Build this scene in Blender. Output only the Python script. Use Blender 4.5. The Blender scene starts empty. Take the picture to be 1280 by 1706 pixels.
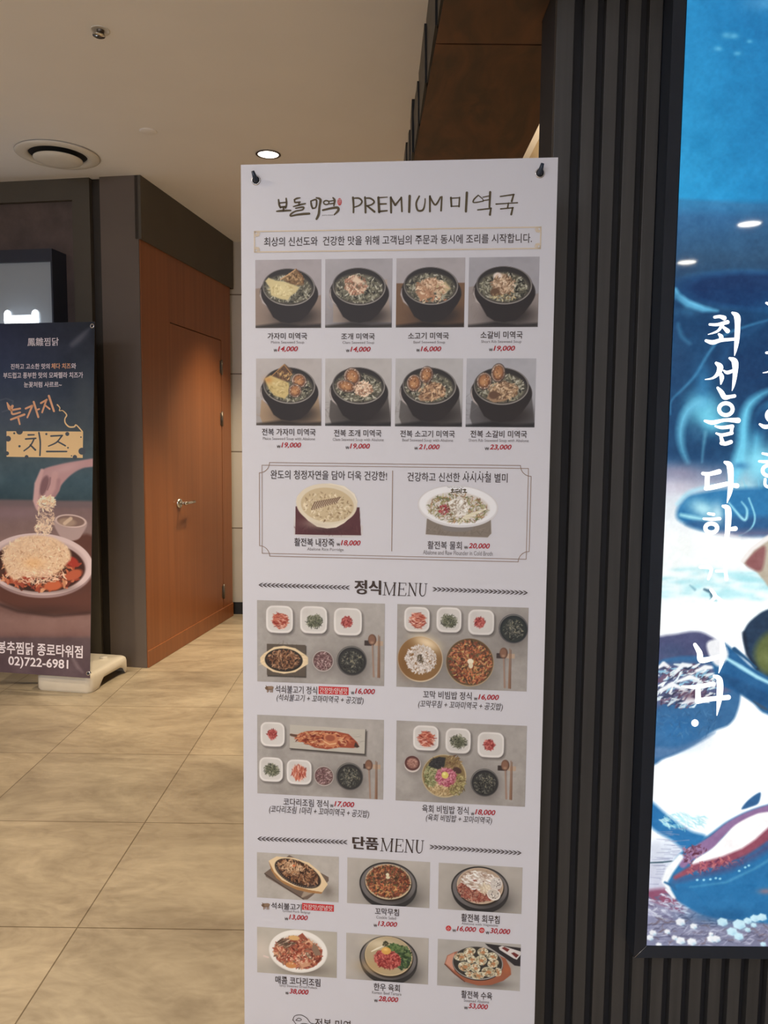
import bpy, math, random
import numpy as np
from mathutils import Vector, Matrix

random.seed(7)
RNG = np.random.default_rng(11)
SC = bpy.context.scene
COL = SC.collection
CAM_H = 1.38          # eye height above the floor
CEIL = 2.875
FPX = 1283.0          # focal length in pixels of the 1280x1706 frame

# ------------------------------------------------------------------ camera
PITCH, ROLL = math.radians(5.282), math.radians(-0.527)
_f = np.array([0, math.cos(PITCH), -math.sin(PITCH)])
_d = np.array([0, -math.sin(PITCH), -math.cos(PITCH)])
_x = np.array([1.0, 0, 0])
_c, _s = math.cos(ROLL), math.sin(ROLL)
CR = np.stack([_c * _x + _s * _d, -_s * _x + _c * _d, _f], 1)   # right, down, forward
CAMP = np.array([0, 0, CAM_H])
cam_data = bpy.data.cameras.new('camera')
cam_data.sensor_fit = 'HORIZONTAL'
cam_data.sensor_width = 36.0
cam_data.lens = 36.0 * FPX / 1280.0
cam_data.clip_start = 0.02
cam = bpy.data.objects.new('camera', cam_data)
COL.objects.link(cam)
M3 = np.stack([CR[:, 0], -CR[:, 1], -CR[:, 2]], 1)
M4 = np.eye(4); M4[:3, :3] = M3; M4[:3, 3] = CAMP
cam.matrix_world = Matrix(M4.tolist())
SC.camera = cam

# ------------------------------------------------------------------ view and world
SC.view_settings.view_transform = 'Standard'
SC.view_settings.look = 'None'
SC.view_settings.gamma = 1.0
SC.view_settings.exposure = 0.0
SC.view_settings.use_curve_mapping = False
world = bpy.data.worlds.new('world'); SC.world = world
world.use_nodes = True
world.node_tree.nodes['Background'].inputs[0].default_value = (0.9, 0.92, 1.0, 1)
world.node_tree.nodes['Background'].inputs[1].default_value = 0.02

# ------------------------------------------------------------------ lights (corridor downlights and added unseen fills)
def lamp(name, loc, power, color, kind='AREA', size=0.5, aim=None, angle=100, blend=0.6, spread=180):
    l = bpy.data.lights.new(name, kind)
    l.energy = power; l.color = color
    if kind == 'AREA':
        l.shape = 'DISK'; l.size = size; l.spread = math.radians(spread)
    elif kind == 'SPOT':
        l.spot_size = math.radians(angle); l.spot_blend = blend; l.shadow_soft_size = size
    else:
        l.shadow_soft_size = size
    o = bpy.data.objects.new(name, l); COL.objects.link(o); o.location = loc
    if aim is not None:
        o.rotation_euler = (Vector(aim) - Vector(loc)).to_track_quat('-Z', 'Y').to_euler()
    return o

WARM = (1.0, 0.81, 0.55); NEUT = (1.0, 0.95, 0.92); COOL = (0.84, 0.89, 1.0)
lamp('downlight_corridor', (-0.626, 4.20, 2.84), 205, WARM, 'SPOT', 0.035, (-0.82, 4.38, 0), 58, 0.7)
lamp('downlight_corridor_near', (-0.85, 2.1, 2.84), 172, WARM, 'SPOT', 0.05, (-1.0, 2.3, 0), 100, 0.7)
lamp('downlight_corridor_far', (-0.62, 5.25, 2.84), 175, WARM, 'SPOT', 0.05, (-0.8, 5.5, 0), 74, 0.8)
lamp('warm_fill_left', (-2.0, 0.95, 2.84), 185, WARM, 'SPOT', 0.05, (-2.0, 1.3, 0), 140, 0.7)  # unseen warm spot, added to light the lower-left floor and menu edge
lamp('cool_fill_menu', (-1.1, -1.2, 2.83), 25, (0.70, 0.81, 1.0), 'AREA', 0.9, (-0.8, -0.4, 0))  # unseen cool fill behind the viewer, added to light the menu
lamp('cool_fill_left', (-2.6, -0.8, 2.83), 34, COOL, 'AREA', 0.9, (-1.8, 1.2, 0.6))  # second unseen cool fill, added on the left side
lamp('cool_fill_rear', (-1.0, -3.4, 2.83), 145, COOL, 'AREA', 0.9, (-1.0, -3.6, 0))  # unseen cool fill far back, added to brighten the ceiling by bounce
lamp('shop_wall_fill', (0.50, 3.55, 2.38), 13, (1.0, 0.78, 0.50), 'SPOT', 0.03, (0.75, 3.8, 2.62), 70, 0.8)  # unseen spot added to brighten the shop wall past the partition

# ------------------------------------------------------------------ projection helpers (photo pixel <-> point)
def rays(px):
    px = np.atleast_2d(np.asarray(px, float))
    v = np.stack([(px[:, 0] - 640) / FPX, (px[:, 1] - 853) / FPX, np.ones(len(px))], 1)
    return v @ CR.T
def project(P):
    q = (np.asarray(P, float) - CAMP) @ CR
    return np.stack([q[:, 0] / q[:, 2] * FPX + 640, q[:, 1] / q[:, 2] * FPX + 853], 1)
class Plane:
    """a flat sheet in the room: origin o, axis u to the right, v up, n towards the viewer"""
    def __init__(s, yaw, lean, o):
        y, l = math.radians(yaw), math.radians(lean)
        n0 = np.array([math.sin(y), math.cos(y), 0])
        s.u = np.array([math.cos(y), -math.sin(y), 0])
        s.v = math.cos(l) * np.array([0, 0, 1.0]) + math.sin(l) * n0
        s.n = np.cross(s.u, s.v); s.o = np.array(o, float)
    def uv(s, px):
        d = rays(px); t = ((s.o - CAMP) @ s.n) / (d @ s.n)
        P = d * t[:, None] + CAMP - s.o
        return np.stack([P @ s.u, P @ s.v], 1)
    def P(s, uv, z=0.0):
        uv = np.atleast_2d(np.asarray(uv, float))
        return s.o + uv[:, :1] * s.u + uv[:, 1:2] * s.v + z * s.n
def at_z(px, z):
    d = rays(px); return CAMP + d * ((z - CAM_H) / d[:, 2])[:, None]
def at_y(px, y):
    d = rays(px); return CAMP + d * (y / d[:, 1])[:, None]

# ------------------------------------------------------------------ colour and material helpers
def lin(c):
    c = np.asarray(c, float) / 255.0
    return np.where(c <= 0.04045, c / 12.92, ((c + 0.055) / 1.055) ** 2.4)
def rgba(c):
    return (*[float(v) for v in lin(c)], 1.0)
def new_mat(name):
    m = bpy.data.materials.new(name); m.use_nodes = True
    return m, m.node_tree.nodes, m.node_tree.links, m.node_tree.nodes['Principled BSDF']
def mat(name, col, rough=0.6, metal=0.0, var=0.06, scale=30.0, stretch=(1, 1, 1), bump=0.0, spec=0.5, gain=1.0, coat=0.0):
    m, N, L, b = new_mat(name)
    tc = N.new('ShaderNodeTexCoord'); mp = N.new('ShaderNodeMapping'); mp.inputs['Scale'].default_value = stretch
    nz = N.new('ShaderNodeTexNoise'); nz.inputs['Scale'].default_value = scale; nz.inputs['Detail'].default_value = 6
    L.new(tc.outputs['Object'], mp.inputs[0]); L.new(mp.outputs[0], nz.inputs['Vector'])
    cr = N.new('ShaderNodeValToRGB')
    c = lin(col) * gain
    cr.color_ramp.elements[0].position = 0.3; cr.color_ramp.elements[1].position = 0.7
    cr.color_ramp.elements[0].color = (*[float(min(1, v * (1 - var))) for v in c], 1)
    cr.color_ramp.elements[1].color = (*[float(min(1, v * (1 + var))) for v in c], 1)
    L.new(nz.outputs['Fac'], cr.inputs[0]); L.new(cr.outputs[0], b.inputs['Base Color'])
    b.inputs['Roughness'].default_value = rough; b.inputs['Metallic'].default_value = metal
    b.inputs['Specular IOR Level'].default_value = spec
    if coat: b.inputs['Coat Weight'].default_value = coat
    if bump:
        bp = N.new('ShaderNodeBump'); bp.inputs['Strength'].default_value = bump; bp.inputs['Distance'].default_value = 0.002
        L.new(nz.outputs['Fac'], bp.inputs['Height']); L.new(bp.outputs[0], b.inputs['Normal'])
    return m
def emit_mat(name, col, strength, base=(200, 200, 200)):
    m, N, L, b = new_mat(name)
    b.inputs['Base Color'].default_value = rgba(base)
    b.inputs['Emission Color'].default_value = rgba(col); b.inputs['Emission Strength'].default_value = strength
    return m
def print_mat(name, rough=0.45, emission=0.0, coat=0.0, spec=0.3):
    """ink on a sheet: the colour comes from the mesh's own print"""
    m, N, L, b = new_mat(name)
    at = N.new('ShaderNodeVertexColor'); at.layer_name = 'ink'
    tc = N.new('ShaderNodeTexCoord'); nz = N.new('ShaderNodeTexNoise'); nz.inputs['Scale'].default_value = 900
    mx = N.new('ShaderNodeMixRGB'); mx.blend_type = 'MULTIPLY'; mx.inputs[0].default_value = 0.06
    L.new(tc.outputs['Object'], nz.inputs['Vector']); L.new(at.outputs[0], mx.inputs[1]); L.new(nz.outputs['Color'], mx.inputs[2])
    if emission:
        b.inputs['Base Color'].default_value = (0.01, 0.01, 0.012, 1)
        L.new(mx.outputs[0], b.inputs['Emission Color']); b.inputs['Emission Strength'].default_value = emission
    else:
        L.new(mx.outputs[0], b.inputs['Base Color'])
    b.inputs['Roughness'].default_value = rough; b.inputs['Specular IOR Level'].default_value = spec
    b.inputs['Coat Weight'].default_value = coat; b.inputs['Coat Roughness'].default_value = 0.02
    return m

# ------------------------------------------------------------------ mesh helpers
class MB:
    """collects vertices and faces of one mesh"""
    def __init__(s): s.v = []; s.f = []; s.m = []; s.sm = []
    def add(s, V, F, mi=0, smooth=False):
        k = len(s.v); s.v += [tuple(map(float, p)) for p in V]
        for f in F: s.f.append([i + k for i in f]); s.m.append(mi); s.sm.append(smooth)
        return s
    def box(s, a, b, mi=0, T=None):
        x0, y0, z0 = a; x1, y1, z1 = b
        V = [(x, y, z) for z in (z0, z1) for y in (y0, y1) for x in (x0, x1)]
        if T: V = [T(*p) for p in V]
        return s.add(V, [(0, 2, 3, 1), (4, 5, 7, 6), (0, 1, 5, 4), (2, 6, 7, 3), (0, 4, 6, 2), (1, 3, 7, 5)], mi)
    def prism(s, poly, z0, z1, T=None, mi=0):
        n = len(poly); V = [(x, y, z0) for x, y in poly] + [(x, y, z1) for x, y in poly]
        if T: V = [T(*p) for p in V]
        F = [tuple(range(n))[::-1], tuple(range(n, 2 * n))] + [(i, (i + 1) % n, n + (i + 1) % n, n + i) for i in range(n)]
        return s.add(V, F, mi)
    def tube(s, pts, r, seg=10, mi=0, caps=True):
        pts = [Vector(p) for p in pts]; R = r if isinstance(r, (list, tuple)) else [r] * len(pts)
        V = []; F = []
        for i, p in enumerate(pts):
            t = (pts[min(i + 1, len(pts) - 1)] - pts[max(i - 1, 0)]).normalized()
            up = Vector((0, 0, 1)) if abs(t.z) < 0.9 else Vector((1, 0, 0))
            a = t.cross(up).normalized(); b = t.cross(a)
            for k in range(seg):
                an = 2 * math.pi * k / seg
                V.append(p + a * math.cos(an) * R[i] + b * math.sin(an) * R[i])
        for i in range(len(pts) - 1):
            for k in range(seg):
                F.append((i * seg + k, i * seg + (k + 1) % seg, (i + 1) * seg + (k + 1) % seg, (i + 1) * seg + k))
        if caps: F += [tuple(range(seg))[::-1], tuple((len(pts) - 1) * seg + k for k in range(seg))]
        return s.add(V, F, mi, True)
    def lathe(s, prof, c, seg=40, axis=None, mi=0):
        """profile of (radius, height) turned about a vertical (or given) axis through c"""
        c = Vector(c); ax = Vector(axis).normalized() if axis is not None else Vector((0, 0, 1))
        up = Vector((1, 0, 0)) if abs(ax.x) < 0.9 else Vector((0, 1, 0))
        a = ax.cross(up).normalized(); b = ax.cross(a); V = []; F = []
        for r, h in prof:
            for k in range(seg):
                an = 2 * math.pi * k / seg
                V.append(c + ax * h + (a * math.cos(an) + b * math.sin(an)) * r)
        for i in range(len(prof) - 1):
            for k in range(seg):
                F.append((i * seg + k, i * seg + (k + 1) % seg, (i + 1) * seg + (k + 1) % seg, (i + 1) * seg + k))
        return s.add(V, F, mi, True)
    def build(s, name, mats, parent=None, bevel=0.0, origin=None):
        me = bpy.data.meshes.new(name)
        off = np.array(parent_origin(parent)) if parent else (np.array(origin) if origin is not None else np.zeros(3))
        V = np.array(s.v) - off
        me.from_pydata(V.tolist(), [], s.f); me.update()
        me.polygons.foreach_set('material_index', s.m); me.polygons.foreach_set('use_smooth', s.sm)
        for m in (mats if isinstance(mats, (list, tuple)) else [mats]): me.materials.append(m)
        o = bpy.data.objects.new(name, me); COL.objects.link(o)
        if parent: o.parent = parent
        elif origin is not None: o.location = origin
        if bevel:
            b = o.modifiers.new('bevel', 'BEVEL'); b.width = bevel; b.segments = 2; b.limit_method = 'ANGLE'
        return o
def parent_origin(o):
    p = np.zeros(3)
    while o is not None:
        p += np.array(o.location); o = o.parent
    return p
def thing(name, label, cat, loc, group=None):
    o = bpy.data.objects.new(name, None); COL.objects.link(o); o.location = loc; o.empty_display_size = 0.1
    o['label'] = label; o['category'] = cat
    if group: o['group'] = group
    return o
def struct(o):
    o['kind'] = 'structure'; return o

# ------------------------------------------------------------------ lettering: font outlines and brush strokes
_tcache = {}
def glyphs(body, bold=0.0, shear=0.0):
    k = (body, bold, shear)
    if k not in _tcache:
        c = bpy.data.curves.new('lettering', 'FONT'); c.body = body; c.size = 1; c.offset = bold; c.shear = shear; c.resolution_u = 3
        o = bpy.data.objects.new('lettering', c); COL.objects.link(o)
        dg = bpy.context.evaluated_depsgraph_get(); ev = o.evaluated_get(dg); me = ev.to_mesh()
        V = np.array([v.co[:2] for v in me.vertices]); F = [tuple(p.vertices) for p in me.polygons]
        ev.to_mesh_clear(); bpy.data.objects.remove(o); bpy.data.curves.remove(c)
        _tcache[k] = (V, F)
    return _tcache[k]
def text(mb, pl, body, r, z, mi=0, bold=0.012, shear=0.0, flip=None):
    """set the words so that their ink fills the rectangle r = (u0, v0, u1, v1) of the sheet pl"""
    V, F = glyphs(body, bold, shear)
    lo, hi = V.min(0), V.max(0)
    W = (V - lo) / (hi - lo)
    uv = np.stack([r[0] + W[:, 0] * (r[2] - r[0]), r[1] + W[:, 1] * (r[3] - r[1])], 1)
    mb.add(pl.P(uv, z), F, mi)
def ribbon(pts, closed=False, n=8):
    """brush stroke: points (x, y, width) -> outline polygon quads, rounded ends"""
    p = np.array(pts, float)
    q = []
    m = len(p)
    if m > 2:       # smooth through the points
        for i in range(m - 1):
            p0, p1, p2, p3 = p[max(i - 1, 0)], p[i], p[i + 1], p[min(i + 2, m - 1)]
            for t in np.linspace(0, 1, n, endpoint=False):
                q.append(0.5 * ((2 * p1) + (-p0 + p2) * t + (2 * p0 - 5 * p1 + 4 * p2 - p3) * t * t + (-p0 + 3 * p1 - 3 * p2 + p3) * t ** 3))
        q.append(p[-1])
    else:
        q = [p[0] + (p[1] - p[0]) * t for t in np.linspace(0, 1, n)]
    q = np.array(q); q[:, 2] = np.maximum(q[:, 2], 1e-5)
    d = np.gradient(q[:, :2], axis=0); d /= np.linalg.norm(d, axis=1)[:, None] + 1e-9
    nrm = np.stack([-d[:, 1], d[:, 0]], 1); w = q[:, 2:3] / 2
    L, R = q[:, :2] + nrm * w, q[:, :2] - nrm * w
    V = list(L) + list(R); k = len(q)
    F = [(i, i + 1, k + i + 1, k + i) for i in range(k - 1)]
    for e, s in ((0, -1), (k - 1, 1)):
        base = len(V); c = q[e, :2]; ww = q[e, 2] / 2
        a0 = math.atan2(nrm[e, 1], nrm[e, 0])
        V += [c + ww * np.array([math.cos(a0 - s * math.pi * t / 6), math.sin(a0 - s * math.pi * t / 6)]) for t in range(7)]
        F.append(tuple(range(base, base + 7)))
    return np.array(V), F
def ring(cx, cy, rx, ry, w, n=40):
    a = np.linspace(0, 2 * np.pi, n, endpoint=False)
    V = np.concatenate([np.stack([cx + (rx - w) * np.cos(a), cy + (ry - w) * np.sin(a)], 1), np.stack([cx + rx * np.cos(a), cy + ry * np.sin(a)], 1)])
    return V, [(i, (i + 1) % n, n + (i + 1) % n, n + i) for i in range(n)]
def px_shape(mb, pl, VF, z, mi=0, org=(0, 0), k=1.0):
    """put a shape measured in the photograph's frame (crop origin org, scale k) onto the sheet"""
    V, F = VF
    mb.add(pl.P(pl.uv(np.array(V) * k + np.array(org)), z), F, mi)

# ------------------------------------------------------------------ printed pictures: a fine mesh whose vertices carry the ink
class Ink:
    def __init__(s, X, Y, col=(128, 128, 128)):
        s.X, s.Y = X, Y
        s.A = np.empty(X.shape + (3,)); s.A[:] = col
        s.st = abs(X[0, 1] - X[0, 0]) if X.shape[1] > 1 else 1.0
        s.regular = True
    def sl(s, x0, y0, x1, y1):
        xs, ys = s.X[s.X.shape[0] // 2], s.Y[:, 0]
        pad = 3 * s.st + getattr(s, 'skew', 0)
        i0 = max(0, np.searchsorted(xs, x0 - pad)); i1 = np.searchsorted(xs, x1 + pad)
        j0 = max(0, np.searchsorted(ys, y0 - pad)); j1 = np.searchsorted(ys, y1 + pad)
        return (slice(j0, j1), slice(i0, i1))
    def mix(s, sl, m, col):
        m = np.clip(m, 0, 1)[..., None]; s.A[sl] = s.A[sl] * (1 - m) + np.asarray(col, float) * m
    def ell(s, cx, cy, rx, ry, col, rot=0, soft=None, a=1.0):
        soft = soft or s.st * 1.2; R = max(rx, ry) + soft
        sl = s.sl(cx - R, cy - R, cx + R, cy + R); X, Y = s.X[sl] - cx, s.Y[sl] - cy
        if X.size == 0: return
        c, n = math.cos(rot), math.sin(rot); U, W = X * c + Y * n, -X * n + Y * c
        d = np.sqrt((U / rx) ** 2 + (W / ry) ** 2)
        s.mix(sl, a * ((1 - d) * min(rx, ry) / soft + 0.5), col)
    def glow(s, cx, cy, rx, ry, col, a=1.0, rot=0):
        sl = s.sl(cx - 2.6 * max(rx, ry), cy - 2.6 * max(rx, ry), cx + 2.6 * max(rx, ry), cy + 2.6 * max(rx, ry))
        X, Y = s.X[sl] - cx, s.Y[sl] - cy
        if X.size == 0: return
        c, n = math.cos(rot), math.sin(rot); U, W = X * c + Y * n, -X * n + Y * c
        s.mix(sl, a * np.exp(-((U / rx) ** 2 + (W / ry) ** 2)), col)
    def poly(s, pts, col, soft=None, a=1.0):
        soft = soft or s.st * 1.2; p = np.array(pts, float)
        if getattr(s, 'smooth', 0) and np.ptp(p, axis=0).max() > s.smooth:
            q = []
            for i in range(len(p)):
                a0, a1, a2, a3 = p[i - 1], p[i], p[(i + 1) % len(p)], p[(i + 2) % len(p)]
                q += [0.5 * (2 * a1 + (a2 - a0) * t + (2 * a0 - 5 * a1 + 4 * a2 - a3) * t * t + (3 * a1 - a0 - 3 * a2 + a3) * t ** 3) for t in (0, .2, .4, .6, .8)]
            p = np.array(q)
        sl = s.sl(p[:, 0].min() - soft, p[:, 1].min() - soft, p[:, 0].max() + soft, p[:, 1].max() + soft)
        X, Y = s.X[sl], s.Y[sl]
        if X.size == 0: return
        ins = np.zeros(X.shape, bool); D = np.full(X.shape, 1e9)
        for i in range(len(p)):
            (x0, y0), (x1, y1) = p[i - 1], p[i]
            if y0 != y1: ins ^= ((y0 > Y) != (y1 > Y)) & (X < (x1 - x0) * (Y - y0) / (y1 - y0) + x0)
            t = np.clip(((X - x0) * (x1 - x0) + (Y - y0) * (y1 - y0)) / ((x1 - x0) ** 2 + (y1 - y0) ** 2 + 1e-9), 0, 1)
            D = np.minimum(D, np.hypot(X - x0 - t * (x1 - x0), Y - y0 - t * (y1 - y0)))
        s.mix(sl, a * (np.where(ins, D, -D) / soft + 0.5), col)
    def line(s, pts, w, col, soft=None, a=1.0):
        soft = soft or s.st * 1.2; p = np.array(pts, float); W = np.broadcast_to(np.asarray(w, float), (len(p),))
        R = W.max() + soft
        sl = s.sl(p[:, 0].min() - R, p[:, 1].min() - R, p[:, 0].max() + R, p[:, 1].max() + R)
        X, Y = s.X[sl], s.Y[sl]
        if X.size == 0: return
        M = np.full(X.shape, -1e9)
        for i in range(len(p) - 1):
            (x0, y0), (x1, y1) = p[i], p[i + 1]
            t = np.clip(((X - x0) * (x1 - x0) + (Y - y0) * (y1 - y0)) / ((x1 - x0) ** 2 + (y1 - y0) ** 2 + 1e-9), 0, 1)
            M = np.maximum(M, (W[i] + t * (W[i + 1] - W[i])) / 2 - np.hypot(X - x0 - t * (x1 - x0), Y - y0 - t * (y1 - y0)))
        s.mix(sl, a * (M / soft + 0.5), col)
    def rrect(s, x0, y0, x1, y1, r, col, soft=None, a=1.0, rot=0.0, bulge=0.0):
        cx, cy = (x0 + x1) / 2, (y0 + y1) / 2; hx, hy = (x1 - x0) / 2, (y1 - y0) / 2
        soft = soft or s.st * 1.2; R = max(hx, hy) * 1.2 + soft
        sl = s.sl(cx - R, cy - R, cx + R, cy + R); X, Y = s.X[sl] - cx, s.Y[sl] - cy
        if X.size == 0: return
        c, n = math.cos(rot), math.sin(rot); U, V = np.abs(X * c + Y * n), np.abs(-X * n + Y * c)
        hx_ = hx - bulge * (V / hy) ** 2 * hx; hy_ = hy - bulge * (U / hx) ** 2 * hy
        qx, qy = U - hx_ + r, V - hy_ + r
        d = np.hypot(np.maximum(qx, 0), np.maximum(qy, 0)) + np.minimum(np.maximum(qx, qy), 0) - r
        s.mix(sl, a * (-d / soft + 0.5), col)
    def flecks(s, cx, cy, rx, ry, n, size, pal, el=2.5, rot=0, a=0.9, ang=None, pw=0.5, curl=0.5):
        """bits of food scattered inside an ellipse"""
        n = int(n * 1.9); size = size * 0.72
        if el >= 6: curl = 0.06
        for _ in range(n):
            r, th = RNG.random() ** pw, RNG.random() * 2 * math.pi
            u, w = r * rx * math.cos(th), r * ry * math.sin(th)
            x, y = cx + u * math.cos(rot) - w * math.sin(rot), cy + u * math.sin(rot) + w * math.cos(rot)
            sz = size * (0.5 + RNG.random()); an = RNG.random() * math.pi if ang is None else ang + RNG.normal() * 0.35
            col = np.array(pal[RNG.integers(len(pal))]) + RNG.normal() * 8
            if el < 1.6: s.ell(x, y, sz, sz / el, col, an, a=a)
            else:
                dx, dy = math.cos(an) * sz, math.sin(an) * sz; k = (RNG.random() - 0.5) * curl * 2
                s.line([(x - dx, y - dy), (x - dy * k, y + dx * k), (x + dx, y + dy)], [sz / el, 2 * sz / el, sz / el], col, a=a)
    def noise(s, cell, amp, seed=0, tint=(1, 1, 1)):
        r = np.random.default_rng(seed); x, y = s.X / cell, s.Y / cell
        tot = 0
        for o in range(3):
            G = r.random((97, 97)); xi, yi = np.floor(x * 2 ** o).astype(int), np.floor(y * 2 ** o).astype(int)
            fx, fy = x * 2 ** o - xi, y * 2 ** o - yi; fx, fy = fx * fx * (3 - 2 * fx), fy * fy * (3 - 2 * fy)
            g = lambda a, b: G[b % 97, a % 97]
            tot = tot + (g(xi, yi) * (1 - fx) * (1 - fy) + g(xi + 1, yi) * fx * (1 - fy) + g(xi, yi + 1) * (1 - fx) * fy + g(xi + 1, yi + 1) * fx * fy - 0.5) / 1.6 ** o
        s.A += (tot * amp)[..., None] * np.asarray(tint)
    def vgrad(s, stops):
        ys = [p[0] for p in stops]
        for c in range(3): s.A[..., c] = np.interp(s.Y, ys, [p[1][c] for p in stops])
    def mesh(s, name, pl, U, V, z, material, parent, gain=1.0, hi=1.0, sat=1.0):
        """U (columns) and V (rows) are the sheet coordinates of the vertices"""
        h, w = s.X.shape
        if sat != 1.0:
            g_ = s.A.mean(-1, keepdims=True); s.A = g_ + (s.A - g_) * sat
        UU, VV = np.meshgrid(U, V)
        P = pl.P(np.stack([UU.ravel(), VV.ravel()], 1), z) - parent_origin(parent)
        me = bpy.data.meshes.new(name)
        me.vertices.add(h * w); me.vertices.foreach_set('co', P.astype(np.float32).ravel())
        idx = np.arange(h * w).reshape(h, w)
        q = np.stack([idx[1:, :-1], idx[1:, 1:], idx[:-1, 1:], idx[:-1, :-1]], -1).reshape(-1, 4)
        me.loops.add(q.size); me.loops.foreach_set('vertex_index', q.ravel())
        me.polygons.add(len(q)); me.polygons.foreach_set('loop_start', np.arange(0, q.size, 4))
        me.update(calc_edges=True)
        ca = me.color_attributes.new('ink', 'FLOAT_COLOR', 'POINT')
        C = np.ones((h * w, 4), np.float32); C[:, :3] = np.clip(lin(np.clip(s.A, 0, 400).reshape(-1, 3)) * gain, 0, hi)
        ca.data.foreach_set('color', C.ravel())
        me.materials.append(material)
        o = bpy.data.objects.new(name, me); COL.objects.link(o); o.parent = parent
        return o
# ================================================================== THE SETTING
m_floor, N, L, b = new_mat('floor_tile')
tc = N.new('ShaderNodeTexCoord'); mp = N.new('ShaderNodeMapping')
TILE = 0.6025
mp.inputs['Rotation'].default_value = (0, 0, math.radians(0.42))
mp.inputs['Location'].default_value = (0.873, -2.055, 0)
L.new(tc.outputs['Object'], mp.inputs[0])
br = N.new('ShaderNodeTexBrick'); br.offset = 0.0; br.squash = 1.0
br.inputs['Scale'].default_value = 1.0; br.inputs['Brick Width'].default_value = 0.615; br.inputs['Row Height'].default_value = TILE
br.inputs['Mortar Size'].default_value = 0.0022; br.inputs['Mortar Smooth'].default_value = 0.2; br.inputs['Bias'].default_value = 0
br.inputs['Color1'].default_value = (0.9, 0.9, 0.9, 1); br.inputs['Color2'].default_value = (1.08, 1.06, 1.03, 1); br.inputs['Mortar'].default_value = (0.42, 0.38, 0.33, 1)
L.new(mp.outputs[0], br.inputs['Vector'])
n1 = N.new('ShaderNodeTexNoise'); n1.inputs['Scale'].default_value = 2.1; n1.inputs['Detail'].default_value = 9; n1.inputs['Roughness'].default_value = 0.62; n1.inputs['Distortion'].default_value = 1.4
n2 = N.new('ShaderNodeTexNoise'); n2.inputs['Scale'].default_value = 11; n2.inputs['Detail'].default_value = 8; n2.inputs['Distortion'].default_value = 2.2
mp2 = N.new('ShaderNodeMapping'); mp2.inputs['Scale'].default_value = (0.7, 1.6, 1); mp2.inputs['Rotation'].default_value = (0, 0, 0.5)
L.new(tc.outputs['Object'], mp2.inputs[0]); L.new(mp2.outputs[0], n1.inputs['Vector']); L.new(mp2.outputs[0], n2.inputs['Vector'])
mxn = N.new('ShaderNodeMixRGB'); mxn.inputs[0].default_value = 0.24; L.new(n1.outputs['Fac'], mxn.inputs[1]); L.new(n2.outputs['Fac'], mxn.inputs[2])
cr = N.new('ShaderNodeValToRGB'); cr.color_ramp.elements[0].position = 0.32; cr.color_ramp.elements[1].position = 0.68
cr.color_ramp.elements[0].color = rgba((133, 120, 102)); cr.color_ramp.elements[1].color = rgba((191, 177, 153))
L.new(mxn.outputs[0], cr.inputs[0])
mu = N.new('ShaderNodeMixRGB'); mu.blend_type = 'MULTIPLY'; mu.inputs[0].default_value = 1
L.new(cr.outputs[0], mu.inputs[1]); L.new(br.outputs['Color'], mu.inputs[2]); L.new(mu.outputs[0], b.inputs['Base Color'])
rr = N.new('ShaderNodeMapRange'); rr.inputs['To Min'].default_value = 0.30; rr.inputs['To Max'].default_value = 0.52
L.new(n2.outputs['Fac'], rr.inputs[0]); L.new(rr.outputs[0], b.inputs['Roughness'])
bp = N.new('ShaderNodeBump'); bp.inputs['Strength'].default_value = 0.2; bp.inputs['Distance'].default_value = 0.004
L.new(mxn.outputs[0], bp.inputs['Height']); L.new(bp.outputs[0], b.inputs['Normal'])

m_ceil = mat('ceiling_paint', (238, 236, 236), 0.85, var=0.015, scale=3)
m_dark = mat('dark_olive_paint', (82, 76, 67), 0.6, var=0.05, scale=5)
m_white = mat('white_plastic', (222, 217, 208), 0.4, var=0.02, scale=8)
m_black = mat('black_plastic', (18, 18, 20), 0.45, var=0.1, scale=20)
m_chrome = mat('polished_metal', (200, 198, 192), 0.18, 1.0, var=0.03)
m_steel = mat('dull_steel', (120, 112, 104), 0.4, 1.0, var=0.1)

struct(MB().box((-4.5, -4.6, -0.05), (4.0, 6.2, 0)).build('floor', m_floor))
struct(MB().box((-4.5, -4.6, CEIL), (4.0, 6.2, CEIL + 0.05)).build('ceiling', m_ceil))

# walls behind the viewer and at the sides
m_plain = mat('plain_wall', (226, 224, 224), 0.8, var=0.03, scale=2)
struct(MB().box((-4.5, -4.65, 0), (4.0, -4.55, CEIL)).build('wall_rear', m_plain))
struct(MB().box((-4.55, -4.6, 0), (-4.45, 6.2, CEIL)).build('wall_far_left', m_plain))
struct(MB().box((3.95, -4.6, 0), (4.05, 6.2, CEIL)).build('wall_far_right', m_plain))

# tiled wall at the end of the corridor
m_tilewall, N, L, b = new_mat('cream_wall_tile')
tc = N.new('ShaderNodeTexCoord'); sp = N.new('ShaderNodeSeparateXYZ'); cb = N.new('ShaderNodeCombineXYZ')
L.new(tc.outputs['Object'], sp.inputs[0]); L.new(sp.outputs['X'], cb.inputs['X']); L.new(sp.outputs['Z'], cb.inputs['Y'])
br = N.new('ShaderNodeTexBrick'); br.offset = 0; br.inputs['Scale'].default_value = 1; br.inputs['Brick Width'].default_value = 0.9; br.inputs['Row Height'].default_value = 0.599
br.inputs['Mortar Size'].default_value = 0.005; br.inputs['Color1'].default_value = rgba((206, 200, 190)); br.inputs['Color2'].default_value = rgba((198, 192, 182)); br.inputs['Mortar'].default_value = rgba((120, 108, 94))
mp = N.new('ShaderNodeMapping'); mp.inputs['Location'].default_value = (0.45, -0.087, 0)
L.new(cb.outputs[0], mp.inputs[0]); L.new(mp.outputs[0], br.inputs['Vector']); L.new(br.outputs['Color'], b.inputs['Base Color']); b.inputs['Roughness'].default_value = 0.35
YB = 6.02
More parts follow.
